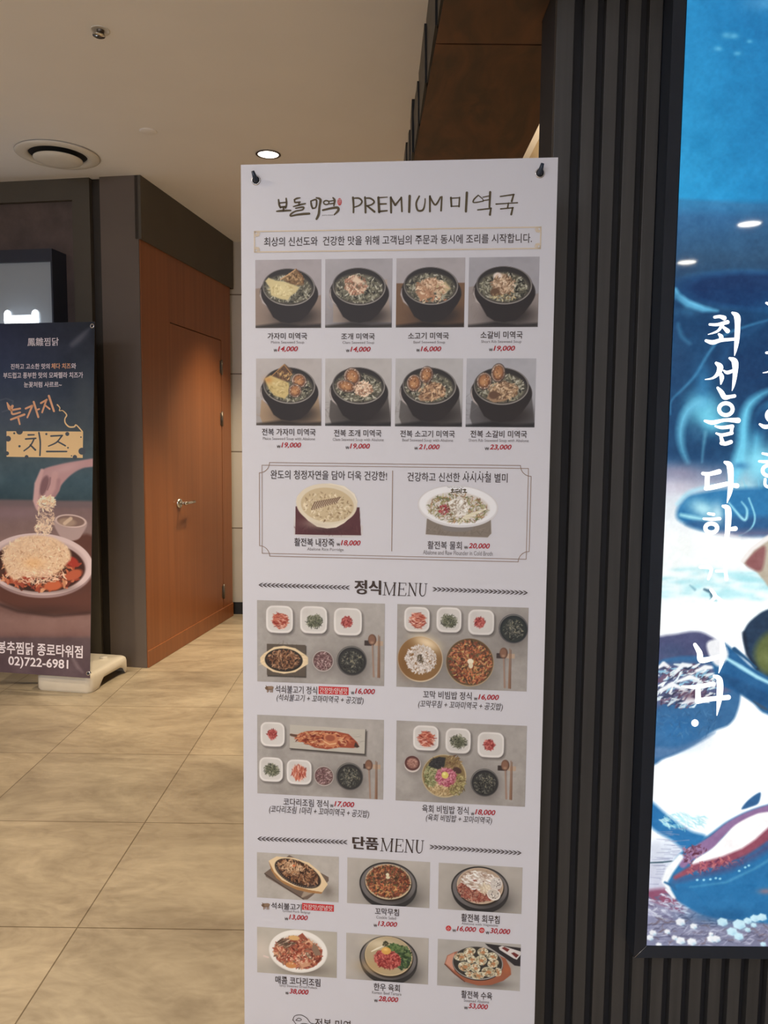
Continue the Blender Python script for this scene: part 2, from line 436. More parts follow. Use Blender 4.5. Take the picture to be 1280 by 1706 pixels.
struct(MB().box((-4.5, YB, 0), (4.0, YB + 0.1, CEIL)).build('wall_back', m_tilewall))
struct(MB().box((-1.3, YB - 0.012, 0), (4.0, YB, 0.095)).build('baseboard_back', m_black))

# left block: dark shop front turned about 9.5 degrees, with a wooden door round its corner
C0 = np.array([-1.423, 4.544]); YAW = math.radians(9.49)
AX = np.array([-math.cos(YAW), math.sin(YAW)]); BX = np.array([math.sin(YAW), math.cos(YAW)])
def LB(a, b_, z):       # a to the left along the shop front, b_ into the block
    p = C0 + a * AX + b_ * BX; return (p[0], p[1], z)
m_mottle, N, L, b = new_mat('mottled_brown_wall')
tc = N.new('ShaderNodeTexCoord'); nz = N.new('ShaderNodeTexNoise'); nz.inputs['Scale'].default_value = 3.2; nz.inputs['Detail'].default_value = 7; nz.inputs['Roughness'].default_value = 0.65
cr = N.new('ShaderNodeValToRGB'); cr.color_ramp.elements[0].position = 0.35; cr.color_ramp.elements[1].position = 0.7
cr.color_ramp.elements[0].color = rgba((76, 65, 63)); cr.color_ramp.elements[1].color = rgba((112, 94, 90))
L.new(tc.outputs['Object'], nz.inputs['Vector']); L.new(nz.outputs['Fac'], cr.inputs[0]); L.new(cr.outputs[0], b.inputs['Base Color']); b.inputs['Roughness'].default_value = 0.55
m_pillar = mat('dark_brown_paint', (104, 93, 86), 0.6, var=0.05, scale=4)
wl = struct(MB().box((0.30, 0.03, 0), (3.2, 0.2, CEIL), T=LB).build('wall_left', m_mottle))
struct(MB().box((0.30, 0.0, 0), (0.41, 0.2, CEIL), T=LB).box((0.41, 0.0, CEIL - 0.12), (3.2, 0.2, CEIL), T=LB).build('trim_1', m_dark))
struct(MB().box((0.235, 0.035, 0), (0.30, 0.2, CEIL), T=LB).build('trim_2', mat('groove_paint', (52, 46, 40), 0.6)))
struct(MB().box((0.0, 0.0, 0), (0.235, 0.2, CEIL), T=LB).box((0.02, 0.2, 0), (0.235, 1.47, CEIL), T=LB).build('wall_pillar', m_pillar))
# fascia over the door
struct(MB().box((-0.017, 0.0, 2.52), (0.02, 1.475, CEIL), T=LB).build('trim_3', m_dark))
# wooden door wall
m_wood, N, L, b = new_mat('reddish_veneer')
tc = N.new('ShaderNodeTexCoord'); mp = N.new('ShaderNodeMapping'); mp.inputs['Scale'].default_value = (22, 22, 0.6)
wv = N.new('ShaderNodeTexNoise'); wv.inputs['Scale'].default_value = 1.0; wv.inputs['Detail'].default_value = 8; wv.inputs['Distortion'].default_value = 0.8
L.new(tc.outputs['Object'], mp.inputs[0]); L.new(mp.outputs[0], wv.inputs['Vector'])
cr = N.new('ShaderNodeValToRGB'); cr.color_ramp.elements[0].position = 0.25; cr.color_ramp.elements[1].position = 0.75
cr.color_ramp.elements[0].color = rgba((132, 78, 44)); cr.color_ramp.elements[1].color = rgba((154, 94, 54))
L.new(wv.outputs['Fac'], cr.inputs[0]); L.new(cr.outputs[0], b.inputs['Base Color']); b.inputs['Roughness'].default_value = 0.4
DT = 2.103                    # head of the door leaf
struct(MB().box((-0.005, 0.006, 0.105), (0.02, 0.382, 2.52), T=LB).box((-0.005, 1.243, 0.105), (0.02, 1.43, 2.52), T=LB)
       .box((-0.005, 0.382, DT + 0.006), (0.02, 1.243, 2.52), T=LB).build('wall_door_side', m_wood))
struct(MB().box((-0.011, 0.004, 0.0), (0.02, 1.435, 0.105), T=LB).build('baseboard_left', m_wood, bevel=0.003))
door = MB().box((-0.004, 0.384, 0.105), (0.02, 1.237, DT), T=LB).build('door_1', m_wood, origin=LB(0.0, 0.78, 0.105)); struct(door)
hp = np.array(LB(-0.005, 0.476, 0.962)); AX3 = np.array([AX[0], AX[1], 0]); BX3 = np.array([BX[0], BX[1], 0])
hb = MB().lathe([(0.0, 0.016), (0.02, 0.016), (0.030, 0.011), (0.032, 0.0)], hp, 28, -AX3)
hb.tube([hp - AX3 * 0.01, hp - AX3 * 0.05], 0.011, 12)
hb.build('door_rosette', m_chrome, door)
g0 = hp - AX3 * 0.047
hb = MB().tube([g0 - BX3 * 0.012, g0 + BX3 * 0.03, g0 + BX3 * 0.08, g0 + BX3 * 0.135], [0.011, 0.010, 0.0095, 0.011], 12)
hb.build('door_handle', m_chrome, door)
for z in (0.23, 1.53, 1.91):
    p0 = np.array(LB(-0.009, 1.240, z)); hh = MB().tube([p0 - (0, 0, 0.055), p0 + (0, 0, 0.055)], 0.008, 10)
    hh.box((-0.007, 1.212, z - 0.045), (0.003, 1.268, z + 0.045), T=LB)
    hh.build('door_hinge', m_steel, door)

# slatted black partition with the lit poster
WX0, WX1, WY, WT = 0.336, 2.3, 1.62, 0.155
m_slat = mat('black_wood_slats', (64, 61, 58), 0.5, var=0.2, scale=55, stretch=(1, 1, 0.035), bump=0.25)
m_core = mat('black_backing', (34, 32, 34), 0.7, var=0.1, scale=9)
wr = struct(MB().box((WX0, WY + 0.022, 0), (WX1, WY + WT, CEIL)).build('wall_right', m_core))
sl = MB().box((WX0, WY, 0), (WX0 + 0.035, WY + 0.0215, CEIL))
x = 0.391
while x < WX1 - 0.03:
    sl.box((x, WY, 0), (x + 0.0265, WY + 0.0215, CEIL)); x += 0.0433
sl.build('wall_slats', m_slat, wr, bevel=0.0012)
# shop wall seen past the partition
struct(MB().box((0.75, WY + WT, 0), (0.85, YB, CEIL)).build('wall_shop', mat('warm_cream_wall', (216, 196, 160), 0.7, var=0.05, scale=6)))
# ================================================================== MENU BANNER
MENU = Plane(5.14049, 0.72122, (0, 1.5, CAM_H))
ML, MR, MT, MBOT = -0.2825, 0.3166, 0.5246, -1.2754
WHITE = 0.80
m_sheet = mat('white_banner_vinyl', (212, 209, 213), 0.5, var=0.008, scale=4, spec=0.35)
m_ink = print_mat('menu_ink', 0.5)
GAIN = 1.34
def ink(name, col, gain=GAIN):
    return mat(name, col, 0.55, var=0.03, scale=400, gain=gain, spec=0.3)
m_t_dark = ink('dark_brown_ink', (58, 46, 40)); m_t_red = ink('red_ink', (150, 26, 34)); m_t_grey = ink('grey_ink', (112, 106, 106))
m_t_gold = ink('pale_gold_ink', (188, 172, 150)); m_t_olive = ink('olive_ink', (74, 62, 40)); m_t_tag = ink('tag_red_ink', (176, 48, 50)); m_t_white = ink('white_ink', (200, 190, 186), 1.3)
m_t_brown = ink('brown_line_ink', (128, 104, 84))
INKS = [m_t_dark, m_t_red, m_t_grey, m_t_gold, m_t_olive, m_t_tag, m_t_white, m_t_brown]
DK, RED, GRY, GLD, OLV, TAG, WHT, BRN = range(8)

menu = thing('menu_banner', 'tall white restaurant menu banner on a black stand in front of the slatted wall', 'banner', (0.017, 1.52, 0))
sb = MB()
V = [MENU.P([(u, v)], z)[0] for z in (-0.0008, 0.0) for (u, v) in ((ML, MBOT), (MR, MBOT), (MR, MT), (ML, MT))]
sb.add(V, [(0, 3, 2, 1), (4, 5, 6, 7), (0, 1, 5, 4), (1, 2, 6, 5), (2, 3, 7, 6), (3, 0, 4, 7)])
sheet = sb.build('banner_sheet', m_sheet, menu)
Z1, Z2, Z3 = 0.0003, 0.0006, 0.0009
def U(x, y): return float(MENU.uv([(x, y)])[0, 0])
def Vv(x, y): return float(MENU.uv([(x, y)])[0, 1])
def RC(x0, y0, x1, y1):
    xm, ym = (x0 + x1) / 2, (y0 + y1) / 2
    return (U(x0, ym), Vv(xm, y1), U(x1, ym), Vv(xm, y0))
def words(mb, body, r, mi=DK, bold=0.014, shear=0.0, z=Z2): text(mb, MENU, body, RC(*r), z, mi, bold, shear)
def uvline(mb, pts, w, mi, z=Z2):
    for a, b in zip(pts[:-1], pts[1:]):
        V, F = ribbon([(a[0], a[1], w), (b[0], b[1], w)]); mb.add(MENU.P(V, z), F, mi)
def brush(mb, strokes, org, k, mi, z=Z2, pl=None):
    for s in strokes: px_shape(mb, pl or MENU, ribbon(s), z, mi, org, k)
def price(mb, amount, r, x_won):
    words(mb, amount, r, RED, 0.022, 0.22)
    h = r[3] - r[1]
    words(mb, '₩', (x_won, r[1] + h * 0.42, r[0] - 1.2, r[1] + h * 0.95), DK, 0.0)
def P2(x0, y0, x1, y1, n, col=(150, 143, 140)):
    m = max(8, int(round(n * (y1 - y0) / (x1 - x0))))
    X, Y = np.meshgrid(np.linspace(x0, x1, n), np.linspace(y0, y1, m))
    return Ink(X, Y, col)
def place(p, name, label, r, cut=False):
    """r = (u0, v0, u1, v1) on the sheet"""
    h, w = p.X.shape
    bg = np.abs(p.A - p.bg).max(-1).ravel() < 0.5 if cut else None
    o = p.mesh(name, MENU, np.linspace(r[0], r[2], w), np.linspace(r[3], r[1], h), Z1, m_ink, sheet, GAIN, 1.0, 0.86)
    if cut:
        import bmesh
        bm = bmesh.new(); bm.from_mesh(o.data); bm.verts.ensure_lookup_table()
        bmesh.ops.delete(bm, geom=[f for f in bm.faces if all(bg[v.index] for v in f.verts)], context='FACES')
        bm.to_mesh(o.data); bm.free()
    o['label'] = label
    return o

# ---- food palettes
WEED = [(70, 66, 52), (104, 100, 80), (150, 145, 120), (40, 38, 32), (175, 170, 150), (88, 84, 66)]
WEED_D = [(42, 42, 40), (58, 58, 54), (92, 92, 84), (30, 30, 30), (120, 116, 100)]
KIM = [(176, 82, 60), (200, 130, 105), (150, 52, 40), (214, 170, 150), (186, 100, 74), (128, 44, 36)]
GREEN = [(70, 74, 56), (112, 112, 88), (48, 50, 40), (150, 148, 124), (92, 94, 70)]
SQUID = [(156, 56, 52), (178, 82, 76), (120, 36, 36), (196, 112, 100)]
RICE_P = [(128, 92, 92), (98, 62, 64), (164, 130, 128), (78, 48, 50), (188, 160, 154)]
MEATB = [(94, 58, 38), (122, 78, 50), (66, 40, 28), (150, 104, 70), (48, 30, 24), (176, 132, 96)]
SPICY = [(134, 66, 44), (96, 56, 36), (164, 92, 58), (62, 46, 34), (180, 122, 78), (112, 48, 36), (86, 74, 48)]

def soup(n, box_uv, label, bgc, cloth, cloth_poly, top):
    p = P2(0, 0, 100, 100, n, bgc); p.noise(30, 14, n)
    p.vgrad([(0, np.array(bgc) + 4), (35, bgc), (100, np.array(bgc) - 16)]); p.noise(24, 10, n + 3)
    p.poly(cloth_poly, cloth, 1.5); p.flecks(30, 70, 40, 25, 30, 6, [np.array(cloth) + 8, np.array(cloth) - 8], 8, a=0.25)
    p.poly([(0, 97), (40, 92), (70, 96), (100, 94), (100, 100), (0, 100)], np.array(cloth) * 0.35, 4)
    p.glow(62, 84, 34, 16, (34, 27, 25), 0.95)
    p.ell(51, 50, 44.5, 30, (58, 50, 46), 0.04)
    p.line([(8.5, 44), (8, 52), (12, 62), (20, 70)], [1, 3, 3, 1], (176, 164, 158), 2)
    p.ell(51.5, 49.5, 43, 29, (44, 37, 34), 0.04)
    p.poly([(11, 56), (20, 72), (27, 84), (38, 91), (52, 93), (68, 90), (80, 80), (90, 66), (95, 54), (92, 44), (50, 52)], (38, 31, 29), 1.5)
    p.glow(75, 80, 16, 8, (46, 37, 33), 0.5)
    p.ell(50.8, 40.5, 40, 27.5, (36, 31, 29), 0.05); p.ell(50.8, 40.2, 39.4, 27, (150, 142, 134), 0.05)
    p.ell(50.6, 39.8, 38.3, 26, (58, 52, 48), 0.05); p.ell(50.3, 39, 37.6, 25.2, (44, 39, 36), 0.05)
    p.ell(50, 43, 35.5, 21, (104, 98, 80), 0.05, 4)
    p.flecks(50, 43, 34, 19.5, 260, 3.2, WEED, 2.4, 0.05)
    top(p)
    return place(p, 'dish_photo', label, box_uv)
def abalone(p, x, y, rx, ry, rot=0.0):
    p.ell(x, y, rx, ry, (64, 48, 40), rot); p.ell(x - 0.3, y - 0.3, rx * 0.9, ry * 0.9, (166, 144, 126), rot); p.flecks(x, y, rx * 0.86, ry * 0.86, 26, 1.4, [(120, 96, 80), (190, 168, 148), (84, 64, 54)], 2, pw=0.12)
    p.ell(x, y, rx * 0.76, ry * 0.8, (104, 64, 42), rot, 2); p.ell(x, y - ry * 0.06, rx * 0.6, ry * 0.64, (160, 104, 62), rot, 2.5)
    p.glow(x - rx * 0.1, y + ry * 0.1, rx * 0.35, ry * 0.3, (196, 144, 92), 0.8, rot)
    p.flecks(x, y, rx * 0.8, ry * 0.85, 10, 1.0, [(220, 196, 168), (90, 54, 36)], 1.3)
def t_plaice(p):
    p.poly([(40, 28), (62, 14), (72, 24), (72, 38), (55, 37)], (122, 92, 58), 2); p.flecks(60, 28, 13, 9, 40, 2.5, [(150, 112, 66), (98, 70, 42), (176, 138, 92)], 2)
    p.line([(38, 29), (50, 22), (62, 14)], 1.6, (196, 150, 100)); p.line([(62, 14), (72, 26), (73, 36)], 1.5, (110, 70, 40))
    p.poly([(15, 31), (20, 26), (30, 30), (44, 32), (67, 40), (62, 48), (54, 53), (50, 59), (40, 58), (24, 52), (22, 40)], (196, 178, 124), 2)
    p.glow(38, 42, 14, 8, (214, 198, 142), 0.7); p.flecks(40, 45, 20, 9, 26, 2.2, [(180, 156, 100), (220, 206, 156)], 2, a=0.6)
def t_clam(p):
    p.flecks(45, 38, 17, 14, 120, 2.6, [(198, 160, 130), (176, 122, 94), (218, 190, 160), (150, 94, 70), (128, 100, 76)], 1.8)
    p.poly([(46, 22), (50, 28), (60, 34), (48, 36), (40, 32)], (214, 188, 158), 2, 0.8)
def t_beef(p):
    for q, c in (([(30, 40), (42, 30), (54, 28), (66, 34), (64, 46), (48, 52), (34, 54)], (188, 150, 116)), ([(28, 48), (40, 42), (54, 46), (56, 56), (36, 60)], (176, 128, 92)), ([(58, 38), (72, 34), (80, 44), (70, 52), (60, 50)], (182, 160, 116))):
        p.poly(q, c, 2.5)
    p.flecks(52, 42, 22, 14, 60, 3.2, [(204, 168, 132), (160, 112, 78), (220, 192, 158), (138, 98, 70)], 2.2, a=0.75)
    p.flecks(56, 60, 20, 5, 18, 2.5, [(206, 182, 146), (180, 120, 84)], 2.2)
def t_rib(p):
    p.poly([(34, 36), (40, 22), (52, 24), (60, 34), (62, 48), (48, 54), (36, 50)], (176, 146, 116), 2.5); p.ell(41, 27, 6, 5, (214, 196, 184), soft=2)
    p.flecks(49, 40, 17, 14, 70, 3.2, [(196, 164, 128), (140, 104, 76), (112, 78, 52), (214, 190, 160)], 2.4, a=0.8)
    p.ell(38, 50, 7, 6, (100, 70, 46), soft=2); p.flecks(50, 57, 22, 5, 20, 2, [(196, 180, 130), (150, 120, 80)], 2)
def t_plaice2(p):
    p.poly([(22, 27), (44, 8), (56, 18), (52, 34), (36, 34)], (92, 66, 46), 1.8); p.flecks(42, 24, 11, 8, 36, 2.5, [(120, 82, 52), (74, 52, 36), (190, 150, 88)], 2.4, a=0.8)
    p.line([(24, 26), (43, 9), (55, 24)], 1.2, (170, 122, 68))
    p.poly([(13, 30), (22, 25), (50, 36), (52, 50), (44, 60), (28, 55), (20, 46)], (190, 166, 104), 2.2); p.glow(19, 32, 7, 5, (186, 120, 52), 0.7)
    p.flecks(35, 45, 14, 10, 30, 2.4, [(204, 184, 128), (168, 142, 84)], 2, a=0.7)
    abalone(p, 66, 33, 12, 11, 0.4); abalone(p, 60, 48, 10.5, 10.5, 0.6)
def t_clam2(p):
    abalone(p, 41, 27, 13, 14, -0.5); abalone(p, 32, 41, 16, 9, 0.25)
    p.flecks(58, 45, 14, 11, 100, 2.3, [(206, 174, 144), (184, 140, 108), (222, 198, 170), (150, 104, 78)], 1.7)
def t_beef2(p):
    abalone(p, 28, 36, 11.5, 13, 0.1); abalone(p, 46, 24, 10.5, 13, 0.25)
    p.poly([(34, 56), (46, 40), (58, 34), (74, 42), (72, 54), (56, 62), (38, 62)], (150, 112, 80), 2.5)
    p.flecks(55, 48, 20, 12, 70, 3.2, [(182, 140, 100), (116, 80, 54), (206, 172, 132), (90, 60, 42)], 2.2, a=0.8)
def t_rib2(p):
    abalone(p, 26, 33, 11.5, 13, 0.2); abalone(p, 46, 21, 10.5, 14, 0.1)
    p.poly([(30, 58), (38, 42), (54, 32), (74, 40), (74, 52), (56, 62), (40, 64)], (154, 120, 88), 2.5)
    p.flecks(54, 46, 22, 13, 80, 3.2, [(188, 154, 114), (126, 92, 64), (208, 180, 144), (98, 70, 48)], 2.3, a=0.8); p.ell(40, 53, 7, 6, (96, 66, 46), soft=2)

ROW1, ROW2 = (0.2161, 0.3457), (0.0279, 0.1577)
XS1 = [(425.7, 535.4), (542, 653.6), (660.2, 774.5), (780.8, 897.8)]
XS2 = [(426.9, 535.8), (542, 652.2), (658.8, 771), (776.8, 892.3)]
def bx(x0, x1, y, vv): return (U(x0, y), vv[0], U(x1, y), vv[1])
left_cloth = [(0, 42), (18, 40), (40, 60), (100, 52), (100, 100), (0, 100)]
rect_cloth = [(12, 66), (20, 40), (92, 30), (99, 92), (12, 92)]
low_cloth = [(6, 86), (8, 62), (30, 55), (94, 46), (100, 96), (10, 97)]
soup(138, bx(*XS1[0], 490, ROW1), 'photo of plaice seaweed soup in a black bowl', (154, 145, 146), (138, 118, 104), left_cloth, t_plaice)
soup(138, bx(*XS1[1], 489, ROW1), 'photo of clam seaweed soup in a black bowl', (152, 146, 148), (160, 142, 128), rect_cloth, t_clam)
soup(138, bx(*XS1[2], 488, ROW1), 'photo of beef seaweed soup with sliced beef on top', (156, 148, 148), (112, 80, 54), [(0, 36), (100, 36), (100, 97), (0, 97)], t_beef)
soup(138, bx(*XS1[3], 487, ROW1), 'photo of short rib seaweed soup with rib meat on top', (148, 144, 148), (140, 128, 122), left_cloth, t_rib)
soup(138, bx(*XS2[0], 654, ROW2), 'photo of plaice seaweed soup with two abalones on tan cloth', (164, 156, 152), (160, 132, 102), low_cloth, t_plaice2)
soup(138, bx(*XS2[1], 654, ROW2), 'photo of clam seaweed soup with two abalones on dark cloth', (166, 160, 156), (84, 77, 72), low_cloth, t_clam2)
soup(138, bx(*XS2[2], 654, ROW2), 'photo of beef seaweed soup with abalones and sliced beef', (164, 160, 158), (92, 86, 82), low_cloth, t_beef2)
soup(138, bx(*XS2[3], 654, ROW2), 'photo of short rib seaweed soup with abalones and rib meat', (156, 154, 158), (90, 86, 86), low_cloth, t_rib2)

# ---- title and notice
mb = MB()
k, o4 = 0.21094, (400, 260)
logo = [[(305, 345, 12), (310, 385, 16), (320, 407, 16)], [(365, 335, 12), (368, 380, 15), (360, 410, 14)], [(310, 372, 11), (365, 366, 11)], [(318, 405, 15), (365, 400, 15)],
        [(345, 402, 15), (343, 432, 15)], [(290, 437, 11), (330, 433, 17), (400, 430, 13)],
        [(428, 346, 10), (450, 335, 14), (475, 331, 9)], [(432, 348, 12), (436, 366, 14), (475, 364, 12)], [(466, 366, 12), (467, 390, 12)], [(422, 400, 9), (470, 386, 15), (517, 376, 11)],
        [(440, 413, 10), (500, 404, 14), (494, 424, 12), (440, 436, 12), (404, 458, 15), (402, 474, 13), (450, 464, 16), (500, 458, 19), (548, 455, 17)],
        [(560, 355, 11), (565, 390, 16), (575, 414, 14)], [(560, 356, 10), (600, 345, 14), (605, 380, 14), (596, 408, 12), (572, 414, 11)], [(603, 330, 11), (635, 345, 20), (628, 400, 17), (622, 460, 20), (605, 498, 17)],
        [(735, 330, 12), (748, 350, 18), (742, 392, 12)], [(706, 358, 9), (740, 352, 10)], [(708, 378, 9), (740, 374, 10)], [(655, 428, 15), (720, 413, 17), (770, 408, 20), (776, 430, 19), (745, 464, 10)]]
brush(mb, logo, o4, k, OLV)
px_shape(mb, MENU, ring(682, 368, 27, 21, 11), Z2, OLV, o4, k)
mb.add(MENU.P(MENU.uv(np.array([(787 + 17 * math.cos(t), 362 + 29 * math.sin(t)) for t in np.linspace(0, 2 * math.pi, 25)[:-1]]) * k + o4), Z2), [tuple(range(24))], TAG)
text(mb, MENU, '미역', RC(563.8, 331.0, 568.2, 341.5), Z3, WHT, 0)
words(mb, 'BODOL MIYEOK', (537, 357.6, 555.5, 359.6), GRY, 0)
prem = [[(893, 328, 17), (897, 390, 15), (896, 447, 13)], [(890, 335, 11), (940, 334, 14), (964, 360, 14), (945, 388, 12), (905, 404, 10)],
        [(988, 325, 14), (991, 390, 17), (992, 447, 16)], [(985, 333, 11), (1030, 335, 14), (1060, 360, 14), (1040, 384, 12), (1000, 394, 10)], [(1005, 394, 13), (1062, 440, 18)],
        [(1094, 328, 19), (1100, 442, 21)], [(1094, 330, 11), (1164, 325, 8)], [(1102, 380, 15), (1155, 378, 12)], [(1100, 438, 16), (1162, 432, 12)],
        [(1192, 328, 18), (1194, 447, 16)], [(1192, 330, 15), (1226, 388, 17)]]
brush(mb, prem, o4, k, OLV)
o5 = (660, 260)
prem2 = [[(-6, 388, 15), (40, 332, 13)], [(42, 328, 15), (47, 438, 14)], [(108, 316, 20), (104, 442, 19)], [(184, 318, 13), (160, 372, 15), (172, 428, 16), (212, 426, 15), (228, 376, 11), (230, 338, 10)],
         [(268, 318, 16), (268, 438, 15)], [(268, 322, 13), (310, 386, 15), (352, 324, 12)], [(362, 322, 13), (356, 432, 15)],
         [(434, 330, 17), (438, 398, 14)], [(430, 334, 9), (502, 330, 9)], [(502, 328, 12), (498, 400, 13)], [(434, 398, 9), (500, 395, 9)], [(560, 290, 20), (552, 438, 18)],
         [(650, 310, 10), (615, 345, 12), (616, 368, 10), (690, 356, 8)], [(650, 310, 8), (684, 340, 8), (688, 358, 8)], [(686, 326, 8), (738, 315, 9)], [(690, 352, 8), (738, 345, 9)], [(744, 286, 19), (738, 405, 15)],
         [(645, 426, 10), (752, 414, 12)], [(750, 412, 13), (742, 464, 18)], [(824, 320, 10), (932, 304, 12)], [(930, 304, 12), (914, 358, 16)], [(790, 380, 11), (870, 375, 9), (960, 369, 10)], [(888, 372, 11), (882, 408, 13)],
         [(826, 418, 10), (925, 409, 11)], [(922, 408, 12), (910, 462, 16)]]
brush(mb, prem2, o5, k, OLV)
mb.build('title_lettering', INKS, sheet)
mb = MB()
nu0, nu1 = U(424.3, 403), U(901, 396); nv1, nv0 = Vv(662, 382.2), Vv(662, 417)
uvline(mb, [(nu0, nv0), (nu1, nv0), (nu1, nv1), (nu0, nv1), (nu0, nv0)], 0.0024, GLD)
for sx, ux in ((1, nu0), (-1, nu1)):
    for sy, vx in ((1, nv0), (-1, nv1)):
        for a in range(4):
            Vr, Fr = ring(ux + sx * (0.004 + 0.0035 * (a % 2)), vx + sy * (0.004 + 0.0035 * (a // 2)), 0.0042 - 0.0008 * a, 0.0042 - 0.0008 * a, 0.0016, 18)
            mb.add(MENU.P(Vr, Z2 + 0.00002 * a), Fr, GLD)
words(mb, '최상의 신선도와  건강한 맛을 위해 고객님의 주문과 동시에 조리를 시작합니다.', (440, 392, 886.5, 407.6), DK, 0.006)
mb.build('notice_lettering', INKS, sheet)

# ---- captions: (name, rect), (english, rect), (amount, rect, won x)
caps = [
 ('가자미 미역국', (446, 554.4, 511.8, 565.5), 'Plaice Seaweed Soup', (451.7, 568, 507, 573.6), '14,000', (463, 577, 496.6, 586.8), 456.3),
 ('조개 미역국', (568.7, 555, 624.6, 566), 'Clam Seaweed Soup', (570.8, 568.4, 623.6, 574), '14,000', (583.8, 577.6, 617.7, 587.4), 576.7),
 ('소고기 미역국', (680, 553.8, 748, 565.3), 'Beef Seaweed Soup', (689, 567.8, 741.7, 573.4), '16,000', (700.8, 577, 735.4, 586.8), 693.9),
 ('소갈비 미역국', (800.8, 551.8, 871, 564.2), 'Short Rib Seaweed Soup', (802, 566.8, 869, 572.6), '19,000', (822.3, 576, 858.4, 585.8), 815),
 ('전복 가자미 미역국', (436.5, 714, 526, 725.8), 'Plaice Seaweed Soup with Abalone', (438, 728.4, 524.9, 734.6), '19,000', (468.7, 737.2, 501.9, 747), 461.6),
 ('전복 조개 미역국', (556.5, 715.8, 635.8, 727.7), 'Clam Seaweed Soup with Abalone', (554.6, 730, 639.4, 736.2), '19,000', (583, 739, 616.6, 748.8), 576),
 ('전복 소고기 미역국', (666.9, 717, 758, 728.8), 'Beef Seaweed Soup with Abalone', (670.5, 731, 755, 737.2), '21,000', (697.5, 740.2, 732.7, 750), 690.7),
 ('전복 소갈비 미역국', (783.9, 717.2, 878.2, 729.4), 'Short Rib Seaweed Soup with Abalone', (781, 731.4, 881, 737.6), '23,000', (816, 740.6, 852.5, 750.4), 808),
 ('활전복 내장죽', (490.5, 896.6, 557, 910.4), 'Abalone Rice Porridge', (512, 912.6, 572.6, 919), '18,000', (568, 900, 601, 910.2), 561),
 ('활전복 물회', (712.5, 901.6, 769.5, 915.2), 'Abalone and Raw Flounder in Cold Broth', (705, 917.4, 821, 924.8), '20,000', (781, 905, 816.4, 915.2), 773.6),
 ('석쇠불고기 정식', (458.8, 1142.4, 528.4, 1155.6), None, None, '16,000', (591.6, 1147, 625, 1157.6), 585),
 ('꼬막 비빔밥 정식', (705, 1151.6, 786, 1164.8), None, None, '16,000', (797, 1156.8, 831.5, 1167.2), 790),
 ('코다리조림 정식', (472.5, 1331, 547, 1343.6), None, None, '17,000', (557, 1335.2, 590.5, 1345.6), 550.4),
 ('육회 비빔밥 정식', (703.5, 1342, 781, 1355.4), None, None, '18,000', (791.6, 1348.6, 825.7, 1359), 785),
 ('석쇠불고기', (452, 1504.4, 502.7, 1515.4), 'Grilled Pork Bulgogi', (471, 1516.8, 517, 1521.6), '13,000', (481.6, 1524, 513, 1533.6), 474.5),
 ('꼬막무침', (625, 1513, 665, 1524.8), 'Cockle Salad', (627, 1526.2, 660, 1531), '13,000', (629.6, 1535, 662, 1544.6), 622.8),
 ('활전복 회무침', (768.6, 1523.4, 832.7, 1537), 'Abalone with Vegetable', (769, 1538, 830, 1543), '16,000', (761, 1543.2, 793.4, 1553), 754),
 ('매콤 코다리조림', (459, 1628, 533.8, 1641), 'Spicy Steamed Dried Pollack', (465.5, 1641.4, 529, 1646.4), '38,000', (482.3, 1647.6, 514.3, 1657.4), 475.8),
 ('한우 육회', (622.8, 1638.8, 666.3, 1651.2), 'Korean Beef Tartare', (620, 1652, 669, 1657), '28,000', (630.6, 1660, 663.8, 1670), 623.6),
 ('활전복 수육', (768.6, 1651.2, 820.3, 1664.2), 'Steamed Abalone', (773, 1665.4, 815, 1670.2), '53,000', (780.8, 1672, 813.3, 1682), 773.5)]
subs = {10: ('(석쇠불고기 + 꼬마미역국 + 공깃밥)', (461, 1158.4, 606, 1172)), 11: ('(꼬막무침 + 꼬마미역국 + 공깃밥)', (697, 1168.6, 838, 1182.8)),
        12: ('(코다리조림 1마리 + 꼬마미역국 + 공깃밥)', (448.5, 1345.4, 615.3, 1359.8)), 13: ('(육회 비빔밥 + 꼬마미역국)', (709.8, 1358.2, 820, 1372))}
def tag(mb, r):
    q = RC(*r); mb.add(MENU.P([(q[0], q[1]), (q[2], q[1]), (q[2], q[3]), (q[0], q[3])], Z1), [(0, 1, 2, 3)], TAG)
    words(mb, '간장맛/양념맛', (r[0] + 2, r[1] + 1.6, r[2] - 2, r[3] - 1.4), WHT, 0.006, z=Z3)
def pig(mb, x, y, s):
    for st in ([(0.25, 0.45, 0.5), (0.85, 0.42, 0.5)], [(0.0, 0.42, 0.1), (0.2, 0.4, 0.36)], [(0.2, 0.3, 0.1), (0.1, 0.1, 0.06)], [(0.3, 0.6, 0.16), (0.3, 0.98, 0.13)], [(0.5, 0.6, 0.14), (0.48, 0.9, 0.12)], [(0.75, 0.6, 0.16), (0.74, 0.98, 0.13)], [(0.95, 0.6, 0.14), (0.95, 0.98, 0.12)], [(1.05, 0.4, 0.1), (1.12, 0.28, 0.05)]):
        px_shape(mb, MENU, ribbon(st), Z2, BRN, (x, y), s)
